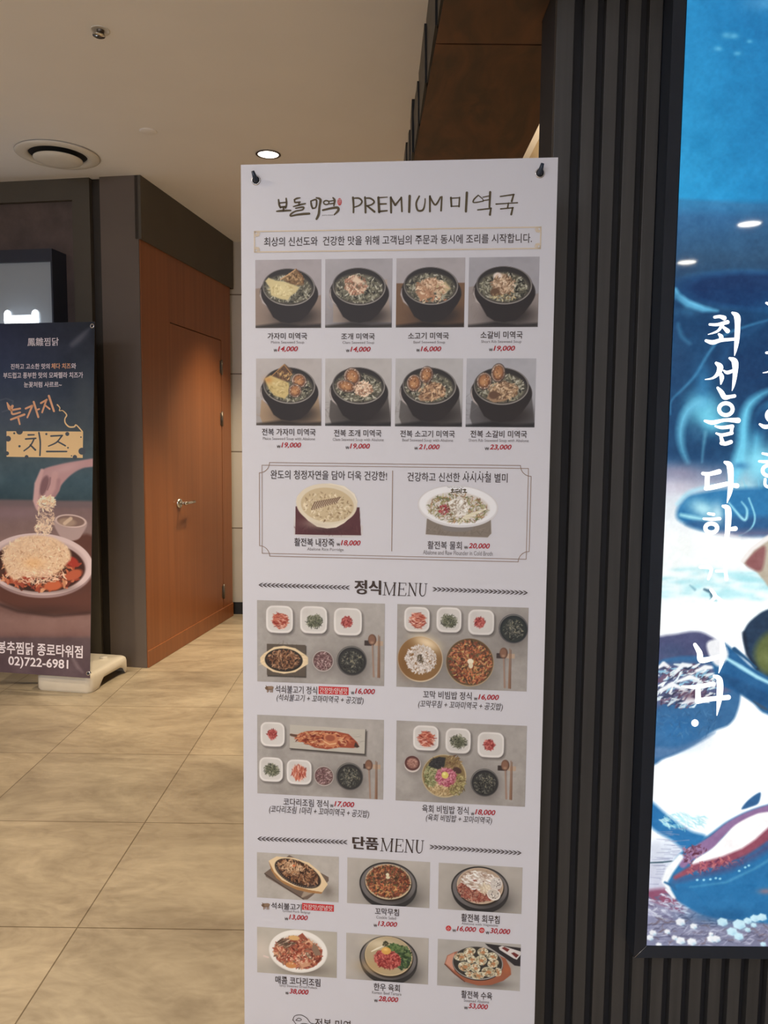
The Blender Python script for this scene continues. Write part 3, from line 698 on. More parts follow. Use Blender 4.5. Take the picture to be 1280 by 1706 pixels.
for i, (nm, r, en, re_, pr, rp, xw) in enumerate(caps):
    mb = MB(); words(mb, nm, r, DK, 0.008 if i in (10, 11, 12, 13, 9) else 0.013)
    if en: words(mb, en, re_, GRY, 0.004)
    price(mb, pr, rp, xw)
    if i in subs: words(mb, subs[i][0], subs[i][1], DK, 0.006, 0.2)
    if i == 10: tag(mb, (531, 1144, 581, 1157)); pig(mb, 442, 1140.6, 12.6)
    if i == 14: tag(mb, (503.5, 1505.8, 556.5, 1517.2)); pig(mb, 436, 1502.4, 12.4)
    if i == 16:
        for cx, cy, ch in ((747.5, 1546.4, '小'), (803, 1549.8, '中')):
            a = np.linspace(0, 2 * math.pi, 25)[:-1]
            mb.add(MENU.P(MENU.uv(np.stack([cx + 4.6 * np.cos(a), cy + 4.6 * np.sin(a)], 1)), Z1), [tuple(range(24))], TAG)
            words(mb, ch, (cx - 2.8, cy - 2.8, cx + 2.8, cy + 2.8), WHT, 0, z=Z3)
        price(mb, '30,000', (816.5, 1546.6, 850.4, 1557), 809.6)
    mb.build('dish_caption', INKS, sheet)

# ---- framed double box with two dishes
mb = MB()
uL, uR, vT, vB = U(432.4, 850), U(883.5, 855), -0.0447, -0.2305
rn, ins = 0.0205, 0.0054
def corner(cx, cy, a0, a1): return [(cx + rn * math.cos(math.radians(a)), cy + rn * math.sin(math.radians(a))) for a in np.linspace(a0, a1, 9)]
path = [(uL + rn, vT), (uR - rn, vT)] + corner(uR, vT, 180, 270) + [(uR, vB + rn)] + corner(uR, vB, 90, 180) + [(uL + rn, vB)] + corner(uL, vB, 0, 90) + [(uL, vT - rn)] + corner(uL, vT, 270, 360)
uvline(mb, path, 0.0012, BRN)
uvline(mb, [(uL + ins, vT - ins), (uR - ins, vT - ins), (uR - ins, vB + ins), (uL + ins, vB + ins), (uL + ins, vT - ins)], 0.0011, BRN, Z2 + 0.00005)
uvline(mb, [(U(653.6, 850), Vv(653.6, 784.5)), (U(653.6, 850), Vv(653.6, 918))], 0.0014, BRN)
words(mb, '완도의 청정자연을 담아 더욱 건강한!', (451, 784, 645, 799.4), DK, 0.008)
words(mb, '건강하고 신선한 사시사철 별미', (679, 787.6, 846, 803), DK, 0.008)
for x in (777, 788.4, 800, 812):
    V_, F_ = ring(x, 786.4, 1.15, 1.15, 1.1, 12); mb.add(MENU.P(MENU.uv(V_), Z2), F_, DK)
mb.build('box_lettering', INKS, sheet)
CUT = (188, 182, 180)
p = P2(186, 112, 494, 360, 150, CUT); p.bg = np.array(CUT, float)
p.poly([(194, 225), (478, 225), (486, 349), (192, 351)], (82, 40, 44), 1.5); p.flecks(330, 320, 140, 24, 40, 16, [(96, 50, 54), (66, 30, 34), (108, 62, 62)], 8, a=0.4)
p.glow(330, 325, 80, 18, (48, 24, 26), 0.6)
p.poly([(196, 205), (202, 180), (230, 150), (300, 125), (350, 121), (410, 132), (455, 165), (469, 200), (462, 232), (440, 268), (410, 296), (375, 316), (335, 321), (290, 314), (250, 288), (215, 252)], (214, 202, 180), 2)
p.glow(300, 300, 70, 22, (180, 164, 140), 0.6); p.ell(332, 213, 135, 90, (202, 188, 162), 0.06); p.ell(335, 216, 118, 76, (186, 164, 126), 0.08, 3)
p.flecks(335, 222, 108, 66, 150, 7, [(202, 184, 150), (170, 146, 108), (214, 200, 170), (128, 100, 68), (190, 168, 128)], 1.8, 0.08, a=0.6)
for q in range(12): p.line([(268 + q * 10, 236 - q * 3), (282 + q * 10, 206 - q * 2)], [9, 9], (112, 84, 62)); p.line([(271 + q * 10, 236 - q * 3), (285 + q * 10, 207 - q * 2)], [4, 4], (206, 186, 154))
place(p, 'dish_photo', 'photo of abalone rice porridge in a cream bowl on a maroon cloth', RC(420 + 186 * .375, 760 + 112 * .375, 420 + 494 * .375, 760 + 360 * .375), True)
p = P2(734, 128, 1096, 364, 170, CUT); p.bg = np.array(CUT, float)
p.poly([(778, 280), (1062, 270), (1066, 340), (1050, 358), (900, 356), (774, 350)], (120, 108, 96), 2); p.flecks(920, 330, 140, 20, 40, 14, [(140, 128, 116), (96, 84, 74)], 8, a=0.4)
p.ell(915, 318, 70, 18, (120, 112, 106)); p.ell(915, 224, 176, 92, (196, 192, 192), 0.05); p.ell(915, 220, 172, 86, (214, 212, 212), 0.05); p.ell(915, 228, 140, 68, (196, 188, 180), 0.05, 6)
p.flecks(915, 232, 136, 64, 300, 9, [(108, 110, 62), (82, 88, 48), (140, 132, 84), (166, 120, 70), (122, 80, 52), (170, 162, 110)], 4, 0.05)
p.flecks(855, 238, 28, 22, 50, 5, [(150, 34, 44), (112, 22, 34), (176, 60, 66)], 2.5)
p.poly([(870, 205), (900, 188), (950, 195), (968, 225), (950, 262), (905, 268), (885, 240)], (214, 208, 198), 3); p.flecks(922, 228, 40, 32, 50, 9, [(226, 222, 214), (186, 176, 160), (140, 120, 96)], 2.5, a=0.7)
for q in range(11): p.line([(950 - q * 2, 262 + q * 2), (1040 - q * 12, 232 + q * 7)], [3, 6], [(220, 212, 190), (196, 184, 150)][q % 2])
place(p, 'dish_photo', 'photo of raw fish in cold broth in a wide white bowl', RC(420 + 734 * .375, 760 + 128 * .375, 420 + 1096 * .375, 760 + 364 * .375), True)
mb = MB(); brush(mb, [[(886, 150, 5), (897, 150, 5)], [(891, 145, 5), (890, 158, 5)], [(884, 161, 4), (900, 159, 5)], [(903, 150, 4), (916, 147, 5)], [(904, 158, 5), (918, 156, 5)], [(908, 163, 4), (917, 163, 4)], [(922, 148, 4), (923, 161, 5)], [(930, 145, 5), (929, 165, 4)], [(936, 149, 4), (950, 149, 5)], [(946, 147, 5), (946, 160, 4)], [(938, 160, 4), (954, 161, 5)]], (420, 760), .375, OLV)
words(mb, 'TASTE OF HEALTH', (745, 810.4, 772, 813), GRY, 0)
mb.build('bowl_lettering', INKS, sheet)

# ---- section titles with leaf borders
def serif_menu(mb, r):
    q = RC(*r); W, H = q[2] - q[0], q[3] - q[1]; sl = 0.10
    def S(pts): # unit letter space -> sheet, slightly slanted
        V_, F_ = ribbon([(q[0] + W * x + sl * H * (y - 0.5) * 0.6, q[1] + H * y, w * H) for x, y, w in pts]); mb.add(MENU.P(V_, Z2), F_, DK)
    t, T, s = 0.05, 0.11, 0.045
    for x in (0.03, 0.25): S([(x - .035, 1, s), (x + .035, 1, s)]); S([(x - .035, 0, s), (x + .035, 0, s)])
    S([(.03, 0, t), (.03, 1, t)]); S([(.03, 1, T), (.14, 0.03, T * .8)]); S([(.14, 0.03, t), (.25, 1, t)]); S([(.25, 0, T), (.25, 1, T)])
    S([(.36, 0, T), (.36, 1, T)]); S([(.335, 1, s), (.50, 1, s)]); S([(.335, 0, s), (.51, 0, s)]); S([(.36, .52, s), (.46, .52, s)]); S([(.50, 1, t), (.505, .82, t)]); S([(.51, 0, t), (.52, .2, t)]); S([(.46, .43, t), (.46, .61, t)])
    S([(.585, 0, t), (.585, 1, t)]); S([(.585, 1, T), (.735, 0.02, T)]); S([(.735, 0, t), (.735, 1, t)]); S([(.56, 1, s), (.60, 1, s)]); S([(.555, 0, s), (.615, 0, s)]); S([(.705, 1, s), (.765, 1, s)])
    S([(.83, 1, T), (.83, .35, T), (.855, .08, .08), (.895, 0, .07), (.94, .1, t), (.955, .35, t), (.955, 1, t)]); S([(.80, 1, s), (.865, 1, s)]); S([(.925, 1, s), (.985, 1, s)])
def leaves(mb, x0, y0, x1, y1, n, d):
    for i in range(n):
        t = (i + 0.5) / n; x, y = x0 + (x1 - x0) * t, y0 + (y1 - y0) * t; s = (x1 - x0) / n
        for sg in (-1, 1): px_shape(mb, MENU, ribbon([(x + d * s * 0.45, y, 0.5), (x - d * s * 0.15, y + sg * 2.0, 1.7), (x - d * s * 0.65, y + sg * 3.5, 0.4)], n=5), Z2, DK)
    px_shape(mb, MENU, ribbon([(x0, y0, 0.5), ((x0 + x1) / 2, (y0 + y1) / 2, 0.7), (x1, y1, 0.5)]), Z2 + 0.00002, DK)
mb = MB(); words(mb, '정식', (590.5, 966.4, 634, 990.4), DK, 0.014); words(mb, '정식', (592, 966.8, 635.4, 990.6), DK, 0.014, z=Z2 + 0.00004); serif_menu(mb, (639, 971.4, 712.6, 992.2))
leaves(mb, 431, 974.4, 582, 979, 22, -1); leaves(mb, 722, 981.4, 879.5, 987.6, 22, 1); mb.build('section_title', INKS, sheet)
mb = MB(); words(mb, '단품', (587, 1393.8, 629.6, 1415), DK, 0.014); words(mb, '단품', (588.5, 1394.2, 631, 1415.2), DK, 0.014, z=Z2 + 0.00004); serif_menu(mb, (634.8, 1398.4, 707, 1419.4))
leaves(mb, 429, 1397, 578, 1403, 22, -1); leaves(mb, 717, 1410.6, 869, 1421, 22, 1); mb.build('section_title', INKS, sheet)

# ---- set menus seen from above
def plate(p, x0, y0, x1, y1):
    p.rrect(x0 + 12, y0 + 14, x1 + 14, y1 + 16, 50, (84, 78, 74), 26, 0.75, bulge=0.05)
    p.rrect(x0, y0, x1, y1, 46, (196, 189, 182), bulge=0.07); p.rrect(x0 + 3, y0 + 3, x1 - 4, y1 - 8, 44, (212, 206, 200), bulge=0.07)
    p.rrect(x0 + 16, y0 + 14, x1 - 14, y1 - 18, 40, (193, 187, 180), 14, bulge=0.06); p.glow(x0 + 60, y0 + 50, 50, 40, (180, 173, 166), 0.5)
def kimchi(p, x, y, vert=False):
    p.ell(x, y, 66, 66, (170, 90, 66), soft=10); p.flecks(x, y, 68, 68, 90, 24, KIM, 4.5, ang=math.pi / 2 if vert else 0.1, curl=0.15)
def namul(p, x, y): p.ell(x, y, 52, 44, (88, 90, 70), soft=8); p.flecks(x, y, 70, 56, 110, 18, GREEN, 5, curl=0.9)
def squid(p, x, y): p.ell(x, y, 42, 44, (152, 58, 54), soft=8); p.flecks(x, y, 48, 48, 60, 13, SQUID, 2.6)
def blacksoup(p, x, y, r, tone=0):
    p.glow(x + 18, y + 26, r * 0.95, r * 0.95, (70, 64, 60), 0.8)
    p.ell(x, y, r, r, (58 - tone, 55 - tone, 54)); p.ell(x, y, r * 0.97, r * 0.97, (112, 108, 102)); p.ell(x + 2, y + 3, r * 0.94, r * 0.93, (44 - tone / 2, 43, 44))
    p.ell(x + 2, y + 8, r * 0.82, r * 0.8, (52 - tone / 2, 51, 48), soft=8); p.flecks(x + 2, y + 8, r * 0.72, r * 0.7, 110, 13, WEED_D, 3, curl=0.9)
    p.flecks(x + r * 0.2, y - r * 0.1, r * 0.5, r * 0.5, 12, 9, [(150, 142, 112), (120, 116, 96)], 2.2)
def ricebowl(p, x, y, r):
    p.glow(x + 14, y + 20, r, r, (90, 82, 78), 0.7); p.ell(x, y, r, r, (190, 178, 170)); p.ell(x, y - 1, r * 0.95, r * 0.94, (96, 70, 66)); p.flecks(x, y, r * 0.84, r * 0.84, 180, 8, RICE_P, 2)
def cutlery(p, x, y, cx, rx0, rx1, ry, y1, k=1.0):
    p.rrect(rx0, ry - 22, (rx0 + rx1) / 2, ry + 24, 5, (58, 47, 44)); p.rrect((rx0 + rx1) / 2 + 8, ry - 20, rx1, ry + 22, 5, (168, 142, 118))
    p.line([(x + 8, y + 40), (x + 14, y1 - 4)], [16, 12], (104, 92, 86), 8, 0.5)
    p.line([(x, y + 40), (x + 8, y + 170), (x + 16, y1)], [12, 13, 17], (146, 116, 98)); p.ell(x, y, 36, 48, (84, 56, 44)); p.ell(x - 4, y - 3, 30, 41, (124, 86, 66), soft=14); p.glow(x - 2, y + 26, 18, 12, (170, 132, 104), 0.8)
    p.line([(cx - 5, y - 40), (cx - 6, y1 + 4)], [6, 12], (132, 92, 66)); p.line([(cx + 6, y - 30), (cx + 7, y1 + 6)], [6, 12], (112, 76, 54))
TBL = (150, 143, 136)
def table(box, n):
    p = P2(*box, n, TBL); p.noise(260, 16, n); p.noise(40, 7, n + 1); p.glow((box[0] + box[2]) / 2, box[1] + 60, 700, 200, (160, 153, 146), 0.4); return p
SETR1, SETR2 = (-0.486, -0.3198), (-0.7194, -0.5548)
p = table((48, 62, 1180, 790), 268)
plate(p, 128, 105, 370, 350); kimchi(p, 260, 240); plate(p, 432, 102, 674, 345); namul(p, 560, 235); plate(p, 732, 108, 980, 352); squid(p, 847, 232)
p.rrect(140, 456, 490, 742, 4, (66, 60, 54), 8); p.rrect(135, 448, 482, 728, 4, (86, 75, 64)); p.flecks(300, 590, 170, 140, 60, 60, [(96, 84, 72), (76, 66, 56)], 14, a=0.35)
p.poly([(75, 575), (110, 535), (200, 476), (290, 462), (390, 480), (480, 535), (505, 560), (505, 618), (470, 640), (390, 694), (290, 712), (190, 698), (110, 650), (78, 622)], (212, 186, 144), 4); p.flecks(290, 590, 200, 110, 40, 40, [(222, 198, 156), (198, 170, 126)], 10, ang=0, a=0.5)
p.ell(287, 590, 170, 104, (38, 33, 30)); p.ell(287, 586, 156, 92, (58, 46, 38)); p.flecks(287, 586, 140, 82, 260, 17, MEATB, 2.8)
ricebowl(p, 638, 586, 92); blacksoup(p, 893, 575, 132); cutlery(p, 1072, 382, 1131, 1003, 1166, 412, 708)
place(p, 'dish_photo', 'photo of a grilled bulgogi set meal seen from above', bx(428.6, 641, 1070, SETR1))
p = table((55, 102, 1222, 842), 272)
plate(p, 118, 122, 348, 345); kimchi(p, 242, 242); plate(p, 408, 118, 632, 342); namul(p, 520, 240); plate(p, 690, 130, 922, 355); squid(p, 795, 243); blacksoup(p, 1092, 290, 128, 12)
p.glow(300, 640, 210, 190, (88, 80, 74), 0.7); p.ell(268, 588, 204, 204, (196, 176, 146)); p.ell(266, 583, 199, 198, (132, 94, 52)); p.glow(330, 440, 130, 60, (222, 198, 158), 0.95, 0.4); p.glow(150, 640, 80, 110, (112, 74, 38), 0.6)
p.flecks(272, 590, 140, 128, 400, 11, [(204, 194, 186), (188, 176, 166), (216, 208, 202), (176, 164, 154)], 1.9); p.flecks(268, 588, 30, 44, 34, 8, [(62, 52, 40), (90, 76, 54)], 2)
p.glow(740, 650, 220, 200, (84, 78, 72), 0.7); p.ell(713, 602, 214, 214, (164, 140, 104)); p.ell(712, 598, 210, 209, (92, 70, 46)); p.flecks(715, 600, 186, 186, 700, 19, SPICY, 2.3); p.flecks(715, 600, 180, 180, 70, 15, [(196, 110, 62), (190, 158, 92)], 3)
p.ell(718, 592, 27, 24, (216, 204, 176)); p.ell(722, 628, 20, 26, (206, 190, 158)); cutlery(p, 1012, 508, 1070, 948, 1110, 532, 812)
place(p, 'dish_photo', 'photo of a cockle bibimbap set meal with a brass rice bowl', bx(661.3, 879.4, 1083, SETR1))
p = table((47, 24, 1250, 772), 268)
plate(p, 78, 88, 312, 320); squid(p, 190, 203); plate(p, 65, 422, 295, 655); namul(p, 186, 545); plate(p, 330, 432, 570, 668); kimchi(p, 448, 555, True)
p.poly([(372, 118), (1095, 136), (1088, 372), (368, 345)], (70, 64, 60), 16, 0.8); p.poly([(362, 105), (1080, 122), (1074, 352), (360, 330)], (172, 165, 152), 3); p.flecks(720, 225, 340, 100, 90, 40, [(186, 178, 164), (156, 148, 136)], 10, ang=0.02, a=0.4); p.line([(1080, 122), (1074, 352), (360, 330)], 6, (52, 46, 42))
p.poly([(368, 190), (430, 196), (520, 160), (640, 148), (800, 150), (920, 170), (1000, 242), (1022, 285), (960, 300), (830, 300), (720, 322), (600, 312), (480, 262), (420, 224), (370, 212)], (150, 66, 42), 5)
p.flecks(690, 230, 270, 66, 240, 24, [(168, 84, 52), (134, 50, 34), (190, 112, 70), (110, 40, 30), (196, 140, 96)], 3, ang=0.05); p.poly([(680, 200), (740, 175), (800, 180), (822, 230), (780, 300), (700, 295)], (188, 112, 72), 5, 0.85); p.ell(745, 215, 46, 30, (150, 76, 52), soft=8); p.line([(690, 250), (740, 275), (800, 262)], 12, (212, 160, 110)); p.poly([(985, 240), (1022, 285), (1000, 296), (970, 285)], (60, 46, 40), 5); p.line([(370, 200), (420, 208)], 20, (86, 66, 52))
ricebowl(p, 687, 577, 92); blacksoup(p, 930, 568, 128); cutlery(p, 1112, 452, 1183, 1060, 1222, 464, 762)
place(p, 'dish_photo', 'photo of a braised pollack set meal with red fish on a long tray', bx(428.8, 639.4, 1260, SETR2))
p = table((55, 46, 1212, 768), 270)
plate(p, 205, 80, 435, 305); kimchi(p, 326, 202); plate(p, 495, 92, 720, 318); namul(p, 610, 212); plate(p, 780, 115, 1015, 342); squid(p, 886, 228)
p.glow(220, 452, 76, 76, (96, 88, 84), 0.7); p.ell(204, 432, 74, 74, (198, 186, 176)); p.ell(202, 424, 69, 66, (84, 46, 42)); p.ell(204, 424, 50, 46, (150, 104, 90), soft=14); p.flecks(204, 424, 46, 42, 40, 8, [(176, 130, 112), (128, 80, 70)], 2)
p.glow(520, 575, 205, 190, (92, 86, 78), 0.7); p.ell(488, 527, 199, 194, (176, 156, 116)); p.ell(486, 524, 190, 184, (128, 104, 66)); p.ell(486, 524, 176, 168, (120, 100, 62), soft=10)
p.flecks(470, 640, 110, 60, 120, 16, [(178, 150, 104), (196, 172, 128), (150, 120, 78)], 3); p.flecks(370, 530, 60, 100, 150, 15, [(104, 108, 62), (140, 140, 96), (78, 84, 50), (176, 172, 128)], 3); p.flecks(600, 590, 80, 100, 170, 15, [(150, 138, 84), (120, 112, 62), (178, 162, 110), (98, 80, 50)], 3)
p.flecks(570, 400, 70, 60, 110, 15, [(128, 104, 66), (150, 124, 80), (100, 72, 48)], 2.5); p.ell(605, 470, 40, 28, (72, 48, 42), 0.4, 8); p.poly([(345, 440), (380, 385), (440, 355), (500, 360), (490, 440), (430, 470)], (48, 46, 46), 8); p.flecks(420, 410, 60, 45, 60, 16, [(34, 34, 36), (60, 58, 58)], 5)
p.flecks(505, 535, 92, 82, 220, 15, [(168, 76, 96), (186, 104, 120), (140, 52, 72), (200, 130, 140)], 2.6); p.ell(497, 518, 31, 31, (204, 186, 84), soft=5); p.glow(490, 508, 14, 12, (232, 222, 150), 0.8)
blacksoup(p, 850, 568, 124); cutlery(p, 1030, 404, 1084, 963, 1124, 430, 702)
place(p, 'dish_photo', 'photo of a raw beef bibimbap set meal with an egg yolk', bx(660, 876.7, 1276, SETR2))

# ---- single dishes
SGR1, SGR2 = (-0.9416, -0.8445), (-1.1048, -1.0053)
BGS = (166, 158, 148)
p = P2(70, 98, 1151, 704, 178, BGS); p.noise(300, 14, 5); p.noise(40, 5, 6)
p.glow(1000, 560, 90, 90, (110, 100, 90), 0.8)
p.poly([(168, 372), (500, 112), (1018, 375), (1020, 425), (800, 640), (740, 690), (680, 694), (190, 420)], (104, 86, 74), 5); p.poly([(640, 690), (800, 610), (860, 560), (700, 560)], (150, 132, 112), 10, 0.6); p.line([(172, 380), (430, 540), (690, 690)], 10, (60, 48, 42))
p.poly([(228, 215), (260, 330), (330, 430), (430, 500), (600, 570), (780, 600), (925, 602), (1004, 480), (930, 560), (560, 480)], (160, 112, 64), 4)
p.poly([(225, 205), (330, 140), (560, 146), (760, 200), (900, 310), (1008, 472), (935, 580), (760, 560), (560, 520), (400, 450), (300, 350)], (214, 186, 142), 4)
p.ell(612, 350, 322, 160, (44, 34, 30), 0.38); p.ell(615, 340, 300, 140, (60, 42, 34), 0.38); p.flecks(615, 335, 275, 125, 330, 30, MEATB, 2.4, 0.38); p.flecks(520, 270, 180, 80, 60, 26, [(190, 150, 110), (170, 120, 80), (206, 170, 130)], 3, 0.3); p.ell(560, 250, 20, 16, (206, 110, 66))
for q in range(26):
    t = 0.35 + q * 0.1; p.ell(612 + 300 * math.cos(t) * math.cos(.38) - 148 * math.sin(t) * math.sin(.38), 350 + 300 * math.cos(t) * math.sin(.38) + 148 * math.sin(t) * math.cos(.38), 9, 6, (120, 108, 98))
place(p, 'dish_photo', 'photo of grilled pork bulgogi on a boat-shaped wooden tray', bx(428.4, 564.6, 1457, SGR1))
def darkplate(p, x, y, rx, ry, bxr, byr, bc):
    p.glow(x + rx * 0.2, y + ry * 0.5, rx * 0.9, ry * 0.75, (70, 66, 62), 0.9); p.ell(x + 3, y + ry * 0.14, rx * 0.98, ry * 1.02, (42, 40, 40)); p.ell(x, y, rx, ry, (34, 32, 32)); p.ell(x, y, rx * 0.955, ry * 0.94, (104, 98, 96), soft=5)
    p.glow(x + rx * 0.3, y + ry * 0.6, rx * 0.6, ry * 0.35, (52, 50, 50), 0.9); p.glow(x + rx * 0.75, y, rx * 0.15, ry * 0.4, (120, 114, 110), 0.6)
    p.ell(x + 2, y - ry * 0.06, bxr * 1.03, byr * 1.04, (46, 38, 32), soft=5); p.ell(x, y - ry * 0.11, bxr, byr, bc); p.ell(x, y - ry * 0.12, bxr * 0.965, byr * 0.96, np.array(bc) * 0.85, soft=4)
p = P2(35, 83, 603, 400, 180, BGS); p.noise(150, 12, 8); darkplate(p, 318, 252, 198, 152, 158, 122, (196, 172, 136)); p.ell(318, 234, 148, 110, (96, 62, 42), soft=6); p.flecks(318, 232, 146, 108, 560, 12, SPICY, 2); p.ell(313, 186, 12, 11, (214, 200, 164)); p.ell(316, 205, 15, 11, (206, 190, 150)); p.flecks(290, 290, 110, 40, 30, 10, [(190, 96, 58), (196, 150, 84)], 2.5)
place(p, 'dish_photo', 'photo of seasoned cockle salad in a bowl on a dark plate', bx(578.7, 716.4, 1468, SGR1))
p = P2(665, 128, 1240, 447, 182, BGS); p.noise(150, 12, 9); darkplate(p, 952, 288, 198, 150, 160, 124, (196, 168, 140)); p.flecks(940, 300, 140, 80, 340, 13, [(134, 62, 50), (160, 90, 72), (104, 44, 38), (178, 120, 98)], 2.6)
p.flecks(950, 235, 120, 62, 170, 20, [(214, 204, 192), (196, 180, 164), (178, 156, 138), (226, 220, 212), (150, 120, 100)], 3, ang=0.3); p.flecks(990, 290, 40, 34, 40, 16, [(210, 196, 170), (190, 170, 140)], 4, ang=1.2)
p.ell(1064, 250, 40, 44, (190, 180, 170), 0.4, 4); p.ell(1048, 325, 46, 40, (214, 206, 196), 0.2); p.ell(1046, 322, 40, 33, (186, 174, 160), 0.2, 5); p.flecks(1050, 325, 30, 24, 12, 5, [(60, 50, 44), (230, 224, 214)], 1.5); p.flecks(1066, 245, 28, 30, 10, 5, [(60, 50, 44), (225, 220, 210)], 1.5)
place(p, 'dish_photo', 'photo of abalone and vegetable salad with white slices on a dark plate', bx(730.5, 870, 1484, SGR1))
p = P2(72, 68, 1207, 706, 176, (168, 160, 146)); p.noise(300, 12, 12); p.glow(130, 400, 160, 200, (196, 182, 166), 0.8); p.line([(170, 470), (230, 485)], 24, (206, 184, 172), 12)
p.glow(760, 610, 360, 110, (104, 94, 84), 0.9); p.ell(658, 372, 416, 298, (208, 201, 190)); p.ell(655, 364, 408, 286, (220, 214, 204)); p.ell(655, 372, 340, 226, (196, 186, 172), soft=30)
FISH = [(166, 84, 60), (140, 60, 44), (190, 116, 84), (112, 48, 38), (204, 150, 112), (128, 92, 70)]
p.poly([(310, 380), (330, 300), (480, 200), (640, 170), (720, 112), (790, 190), (1004, 330), (985, 480), (880, 575), (780, 612), (500, 590), (380, 530)], (150, 74, 54), 10); p.flecks(650, 390, 330, 200, 420, 42, FISH, 2.8)
p.flecks(480, 270, 110, 55, 34, 46, [(74, 58, 46), (98, 76, 60), (206, 176, 150)], 6, ang=-0.4); p.poly([(760, 370), (800, 380), (870, 460), (840, 480), (770, 420)], (128, 104, 82), 8); p.poly([(870, 240), (930, 280), (990, 400), (900, 420), (850, 330)], (132, 104, 84), 8, 0.8); p.ell(600, 190, 80, 34, (206, 160, 96), soft=10); p.ell(560, 570, 80, 44, (196, 126, 70), soft=10); p.poly([(650, 520), (780, 500), (830, 560), (720, 600)], (196, 140, 104), 8); p.flecks(660, 470, 250, 90, 40, 14, [(226, 190, 160), (180, 70, 50)], 2)
place(p, 'dish_photo', 'photo of spicy steamed dried pollack heaped on a white plate', bx(428.6, 561.5, 1583, SGR2))
p = P2(55, 105, 1228, 758, 180, BGS); p.noise(300, 12, 13); darkplate(p, 662, 432, 414, 318, 340, 278, (196, 172, 130)); p.glow(450, 560, 220, 90, (176, 142, 92), 0.7); p.glow(540, 230, 200, 70, (206, 190, 156), 0.8)
p.flecks(850, 400, 120, 150, 240, 34, [(52, 74, 44), (76, 100, 60), (36, 54, 36), (104, 122, 74)], 2); p.flecks(740, 280, 90, 50, 90, 28, [(60, 88, 48), (90, 116, 62)], 2); p.line([(420, 345), (500, 300), (580, 260)], [14, 26, 16], (214, 204, 176), 5)
p.ell(648, 440, 188, 124, (160, 58, 52), 0.1, 12); p.flecks(648, 440, 186, 126, 300, 24, [(176, 72, 64), (144, 44, 44), (198, 104, 92), (118, 34, 36)], 2.2, 0.1); p.ell(628, 322, 68, 52, (206, 150, 66), soft=6); p.glow(620, 306, 36, 22, (230, 186, 100), 0.9); p.flecks(612, 222, 40, 34, 20, 14, [(48, 50, 34), (70, 66, 44)], 2)
place(p, 'dish_photo', 'photo of raw beef tartare with an egg yolk on a dark plate', bx(576.8, 713.9, 1605, SGR2))
p = P2(70, 52, 1178, 688, 178, (160, 154, 146)); p.noise(300, 12, 14)
p.poly([(700, 72), (860, 82), (1180, 100), (1180, 350), (1100, 345), (960, 240), (740, 110)], (44, 40, 42), 6); p.poly([(885, 110), (930, 88), (1180, 150), (1180, 190), (1130, 262), (1090, 250), (900, 145)], (196, 188, 182), 5); p.poly([(925, 120), (960, 100), (1030, 130), (1000, 168)], (112, 42, 38), 6); p.poly([(1050, 180), (1090, 165), (1155, 200), (1120, 240)], (104, 36, 34), 6)
p.glow(700, 610, 300, 60, (80, 72, 66), 0.9); p.poly([(165, 390), (200, 270), (300, 215), (420, 180), (800, 180), (980, 260), (1050, 390), (1060, 470), (960, 560), (800, 630), (620, 650), (430, 610), (300, 520)], (150, 84, 58), 6); p.poly([(175, 380), (205, 275), (300, 220), (300, 480)], (190, 132, 108), 14, 0.8); p.line([(170, 392), (300, 510), (440, 610)], 12, (84, 44, 32)); p.glow(1000, 400, 50, 60, (176, 92, 52), 0.6)
p.ell(610, 352, 338, 232, (34, 32, 32)); p.ell(610, 345, 336, 226, (176, 170, 162)); p.ell(608, 342, 328, 218, (52, 48, 44))
for x, y, a, b_ in ((500, 195, 80, 52), (675, 190, 72, 56), (390, 275, 96, 54), (525, 300, 60, 56), (655, 305, 80, 66), (800, 240, 74, 52), (815, 335, 78, 56), (440, 405, 90, 66), (580, 415, 66, 60), (755, 455, 92, 66), (620, 515, 90, 46), (880, 450, 50, 60), (500, 505, 50, 36)):
    p.ell(x, y, a, b_, (196, 190, 160), RNG.normal() * .3); p.ell(x, y, a * .86, b_ * .84, (150, 140, 108), soft=10); p.flecks(x, y, a * .85, b_ * .85, 34, 17, [(206, 198, 166), (172, 160, 124), (186, 130, 84), (94, 78, 56), (222, 214, 190)], 2); p.ell(x + 6, y + 4, a * .36, b_ * .34, (176, 118, 74), soft=12)
place(p, 'dish_photo', 'photo of steamed abalones in a round pan on an orange wooden tray', bx(728.8, 867, 1619, SGR2))
mb = MB()
brush(mb, [[(212, 462, 3), (222, 442, 3), (250, 438, 3), (276, 452, 3), (294, 474, 3), (325, 480, 3)], [(226, 462, 3), (238, 452, 3), (252, 458, 3), (244, 464, 3), (228, 462, 3)], [(214, 460, 3), (232, 484, 3), (262, 504, 3), (300, 520, 3)], [(240, 482, 3), (262, 476, 3), (290, 482, 3)]], (410, 1530), .3672, DK)
words(mb, '전복 미역', (525, 1698, 584, 1716), DK, 0.004)
mb.build('footer_lettering', INKS, sheet)

